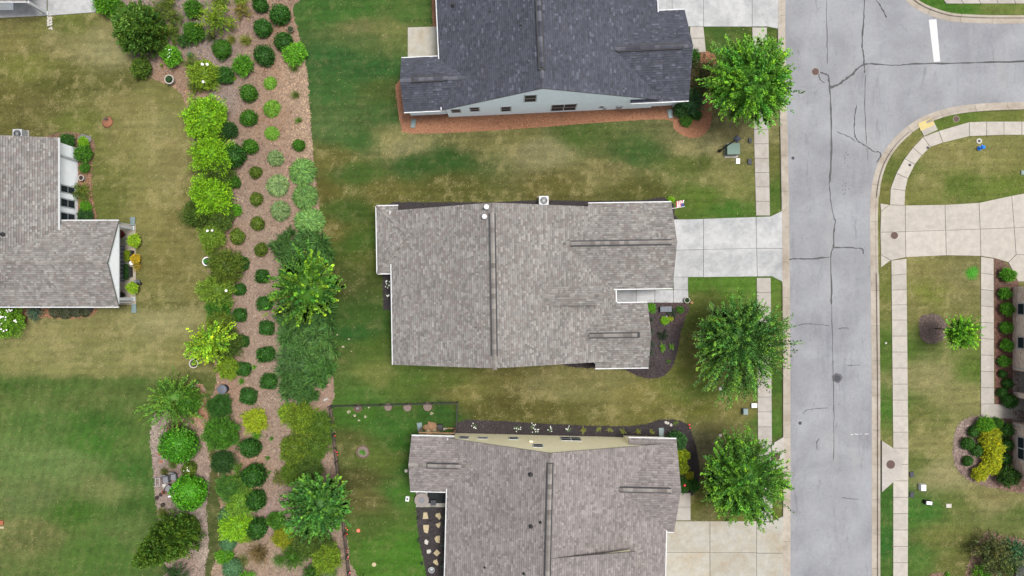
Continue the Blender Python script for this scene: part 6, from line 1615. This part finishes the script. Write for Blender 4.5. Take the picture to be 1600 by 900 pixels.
t = thing('metal_bucket', 'grey metal bucket next to the last stepping stone', 'bucket', at(675, 888, .01)); MB().lathe([(.2, 0), (.27, .4), (.29, .42), (.25, .42), (.19, .06), (.02, .06)], 20).build('body', M['galv'], t)
MB().tube([(-.26, 0, .4), (-.1, .2, .5), (.1, .24, .52), (.27, 0, .4)], .015, 6).build('handle', M['greyd'], t)
for x, y in [(654,808),(655,842),(660,879)]:
    t = thing('path_light', 'small black path light at the lawn edge of the stepping stone bed', 'lamp', at(x, y, .01), 0, 'path lights by the stepping stones')
    MB().tube([(0, 0, 0), (0, 0, .35)], .02, 6).build('stake', M['black'], t); MB().lathe([(.1, .34), (.12, .37), (.03, .43)], 10).build('hood', M['black'], t)
for x, y in [(694,808),(694,822),(692,853),(691,872),(691,885)]:
    shrub('sprig', x, y, 5, F(90,110,96), 'small grey green plant along the house wall beside the stepping stones', 'grey green plants by the stepping stones', hs=.7, cat='plant')

# front bed of the middle house
t = thing('garden_bench', 'grey stone bench in the dark front bed by the walk', 'bench', at(1039, 483, .01), .03)
MB().box((0, 0, .4), (1.05, .5, .1)).build('seat', plain('slate_grey', C(134,140,150), .8, var=.25, vs=4), t, bevel=.02)
for s in (-1, 1): MB().box((s * .36, 0, .18), (.14, .4, .35)).build('leg', M['greyd'], t)
t = thing('white_statue', 'small white triangular statue beside the grey bench', 'statue', at(1040.5, 494, .01)); MB().solid([(-.2, -.14, 0), (.2, -.14, 0), (.02, .2, 0)], [(-.07, -.05, .4), (.07, -.05, .42), (0, .06, .45)]).build('figure', M['stone_w'], t)
t = thing('orange_ball', 'small orange clay ball on the lawn beside the white rimmed pot', 'ornament', at(1080, 473)); MB().lathe([(.06, 0), (.15, .06), (.16, .15), (.1, .26), (.02, .29)], 12).build('ball', plain('clay_tan', C(206,160,112), .8), t, smooth=True)

# ---------------------------------------------------------------- street furniture and utilities
b = W(1124, 236); t = thing('lamp_post', 'black lamp post beside the green utility cabinet', 'street lamp', (b.x, b.y, 0))
MB().lathe([(.16, 0), (.15, .3), (.09, .45), (.075, .6), (.06, 4.6)], 12).build('pole', M['black'], t, smooth=True)
ln = link('lantern', None, t, (0, 0, 4.6))
MB().lathe([(.07, 0), (.16, .08), (.22, .5), (.2, .52)], 4).build('glass', M['glass'], ln)
MB().lathe([(.36, .5), (.34, .56), (.2, .68), (.04, .76)], 4).build('hood', plain('lamp_hood', C(64,70,86), .5), ln)
t = thing('utility_cabinet', 'pale green utility cabinet on a concrete pad next to the lamp post', 'cabinet', at(1142, 236), .02)
MB().box((0, -.05, .04), (1.25, 1.2, .08)).build('pad', M['conc_walk'], t)
MB().box((0, .05, .42), (1.12, 1.0, .7)).build('body', M['teal'], t, bevel=.04)
MB().box((0, .05, .785), (1.16, 1.04, .04)).build('lid', M['teal'], t, bevel=.015)
def util(px, py, w, d, hh, mat, label, rz=0.0, cat='utility box', lid=None):
    t = thing('utility_box', label, cat, at(px, py), rz)
    MB().box((0, 0, hh / 2), (w, d, hh)).build('body', M[mat], t, bevel=.02)
    MB().box((0, 0, hh + .012), (w * .8, d * .8, .022)).build('lid', M[lid or mat], t)
util(1152.5, 252, .36, .48, .12, 'white', 'white meter lid beside the green utility cabinet'); util(1171, 253, .36, .54, .12, 'greyd', 'dark meter lid at the pavement near the green cabinet'); util(1171.5, 220, .28, .46, .12, 'greyd', 'dark meter lid at the pavement under the bright street tree')
util(1162.5, 642, .42, .56, .5, 'teal_lite', 'blue grey utility pedestal on worn grass beside the pavement'); util(1177, 633, .5, .4, .3, 'white', 'white capped utility pair at the pavement edge'); util(1126.5, 607, .42, .3, .12, 'stone_w', 'flat white lid in the lawn under the broad street tree'); util(1125, 680, .24, .24, .1, 'stone_w', 'small white lid in the lawn near the driveway street tree')
util(1424, 741, .4, .5, .1, 'greyd', 'dark oval meter lid at the pavement, beside the white topped box', .2); util(1424, 772.5, .4, .5, .1, 'greyd', 'dark oval meter lid at the pavement, beside the tilted black box', -.1); util(1438.5, 760, .44, .56, .5, 'white', 'white topped utility box on the lawn by the straight pavement'); util(1447, 783.5, .64, .36, .5, 'black', 'black utility box with a pale lid on the lawn', -.1, lid='white'); util(1482, 790, .5, .36, .06, 'stone_w', 'flat pale stone lid in the lawn beyond the black utility box')
util(1597, 270, .3, .4, .1, 'teal_lite', 'pale round lid in the corner lawn'); util(1384, 536, .16, .16, .05, 'stone_w', 'tiny white marker in the grass strip beside the kerb')
t = thing('fire_hydrant', 'bright blue hydrant beside a white ring in the corner lawn', 'hydrant', at(1530, 232))
MB().lathe([(.2, 0), (.2, .06), (.13, .08), (.13, .5), (.18, .52), (.18, .58), (.12, .7), (.04, .76), (.03, .82)], 14).build('barrel', M['bluep'], t, smooth=False)
for k in range(3):
    a = k * math.pi / 2; MB().tube([(0, 0, .4), (math.cos(a) * .26, math.sin(a) * .26, .4)], .07, 10).build('nozzle', M['bluep'], t)
t = thing('valve_ring', 'white concrete ring with a dark valve cap beside the blue hydrant', 'valve cover', at(1529.5, 220.5)); MB().lathe([(.26, 0), (.26, .06), (.14, .06), (.13, .03), (.01, .03)], 18).build('ring', M['stone_w'], t); MB().lathe([(.12, .031), (.1, .05), (.01, .05)], 12).build('cap', M['greyd'], t)

# bare grey dirt spots in the fenced lawn and along the bed edge
def spot(px, py, r, col, label, grp):
    P = [(px + r * math.cos(a) * random.uniform(.5, 1.2), py + r * math.sin(a) * random.uniform(.4, 1.0)) for a in np.linspace(0, 6.28, 12, False)]
    o = sheet('bare_patch', P, .004, M['mulch'], None, C(*col)); tag(o, label, 'bare ground', grp, 'structure')
for x, y, r in [(545,644,3.5),(554,649,3),(571,651,2.6),(561,657,2),(674,646,3),(576,637,2),(536,542,2.4),(545,530,2),(527,523,1.6),(549,549,1.5)]: spot(x, y, r, (196,190,160), 'pale bare patch in the green lawn near the fence', 'pale bare patches')

# ---------------------------------------------------------------- grass blades over the lawn
N = 420000
X = RNG.uniform(-10, 1610, N); Y = RNG.uniform(-8, 908, N)
keep = np.ones(N, bool); JX = RNG.normal(0, .9, N); JY = RNG.normal(0, .9, N)
for p in EXCL:
    xs = [q[0] for q in p]; ys = [q[1] for q in p]
    cand = np.where((X > min(xs)) & (X < max(xs)) & (Y > min(ys)) & (Y < max(ys)))[0]
    if len(cand): keep[cand[inside(p, X[cand] + JX[cand], Y[cand] + JY[cand])]] = False
X, Y = X[keep], Y[keep]; n = len(X)
col = lawn_col(X, Y)
# dryness follows the lawn colour; blades of dead grass stand out pale
dry = np.clip((col[:, 0] - col[:, 1] * .92) / .02 * .35 + .28, .06, .55)
patch = np.clip(.4 + 1.3 * fbm(X, Y, 20, 91, 4, .85), 0, 1)
straw = RNG.uniform(0, 1, n) < dry * (.05 + .8 * patch)
col = col * RNG.normal(1.02, .2, n).clip(.5, 1.7)[:, None]
col[straw] = np.array(C(190, 178, 126))[None] * RNG.normal(1, .15, straw.sum()).clip(.6, 1.4)[:, None]
wx = (X - NX) * S; wy = (NY - Y) * S
a = RNG.uniform(0, 2 * math.pi, n); L = RNG.uniform(.06, .2, n); w = RNG.uniform(.02, .045, n); hz = RNG.uniform(.02, .06, n)
ux, uy = np.cos(a), np.sin(a)
P = np.stack([np.stack([wx - uy * w * .5, wy + ux * w * .5, np.full(n, .003)], -1), np.stack([wx + uy * w * .5, wy - ux * w * .5, np.full(n, .003)], -1), np.stack([wx + ux * L, wy + uy * L, hz], -1)], 1).reshape(-1, 3)
o = npmesh('grass_blades', P, np.arange(3 * n).reshape(n, 3), col, M['blades'], None, 'stuff')
tag(o, 'short green and straw coloured grass blades covering the lawn', 'grass')
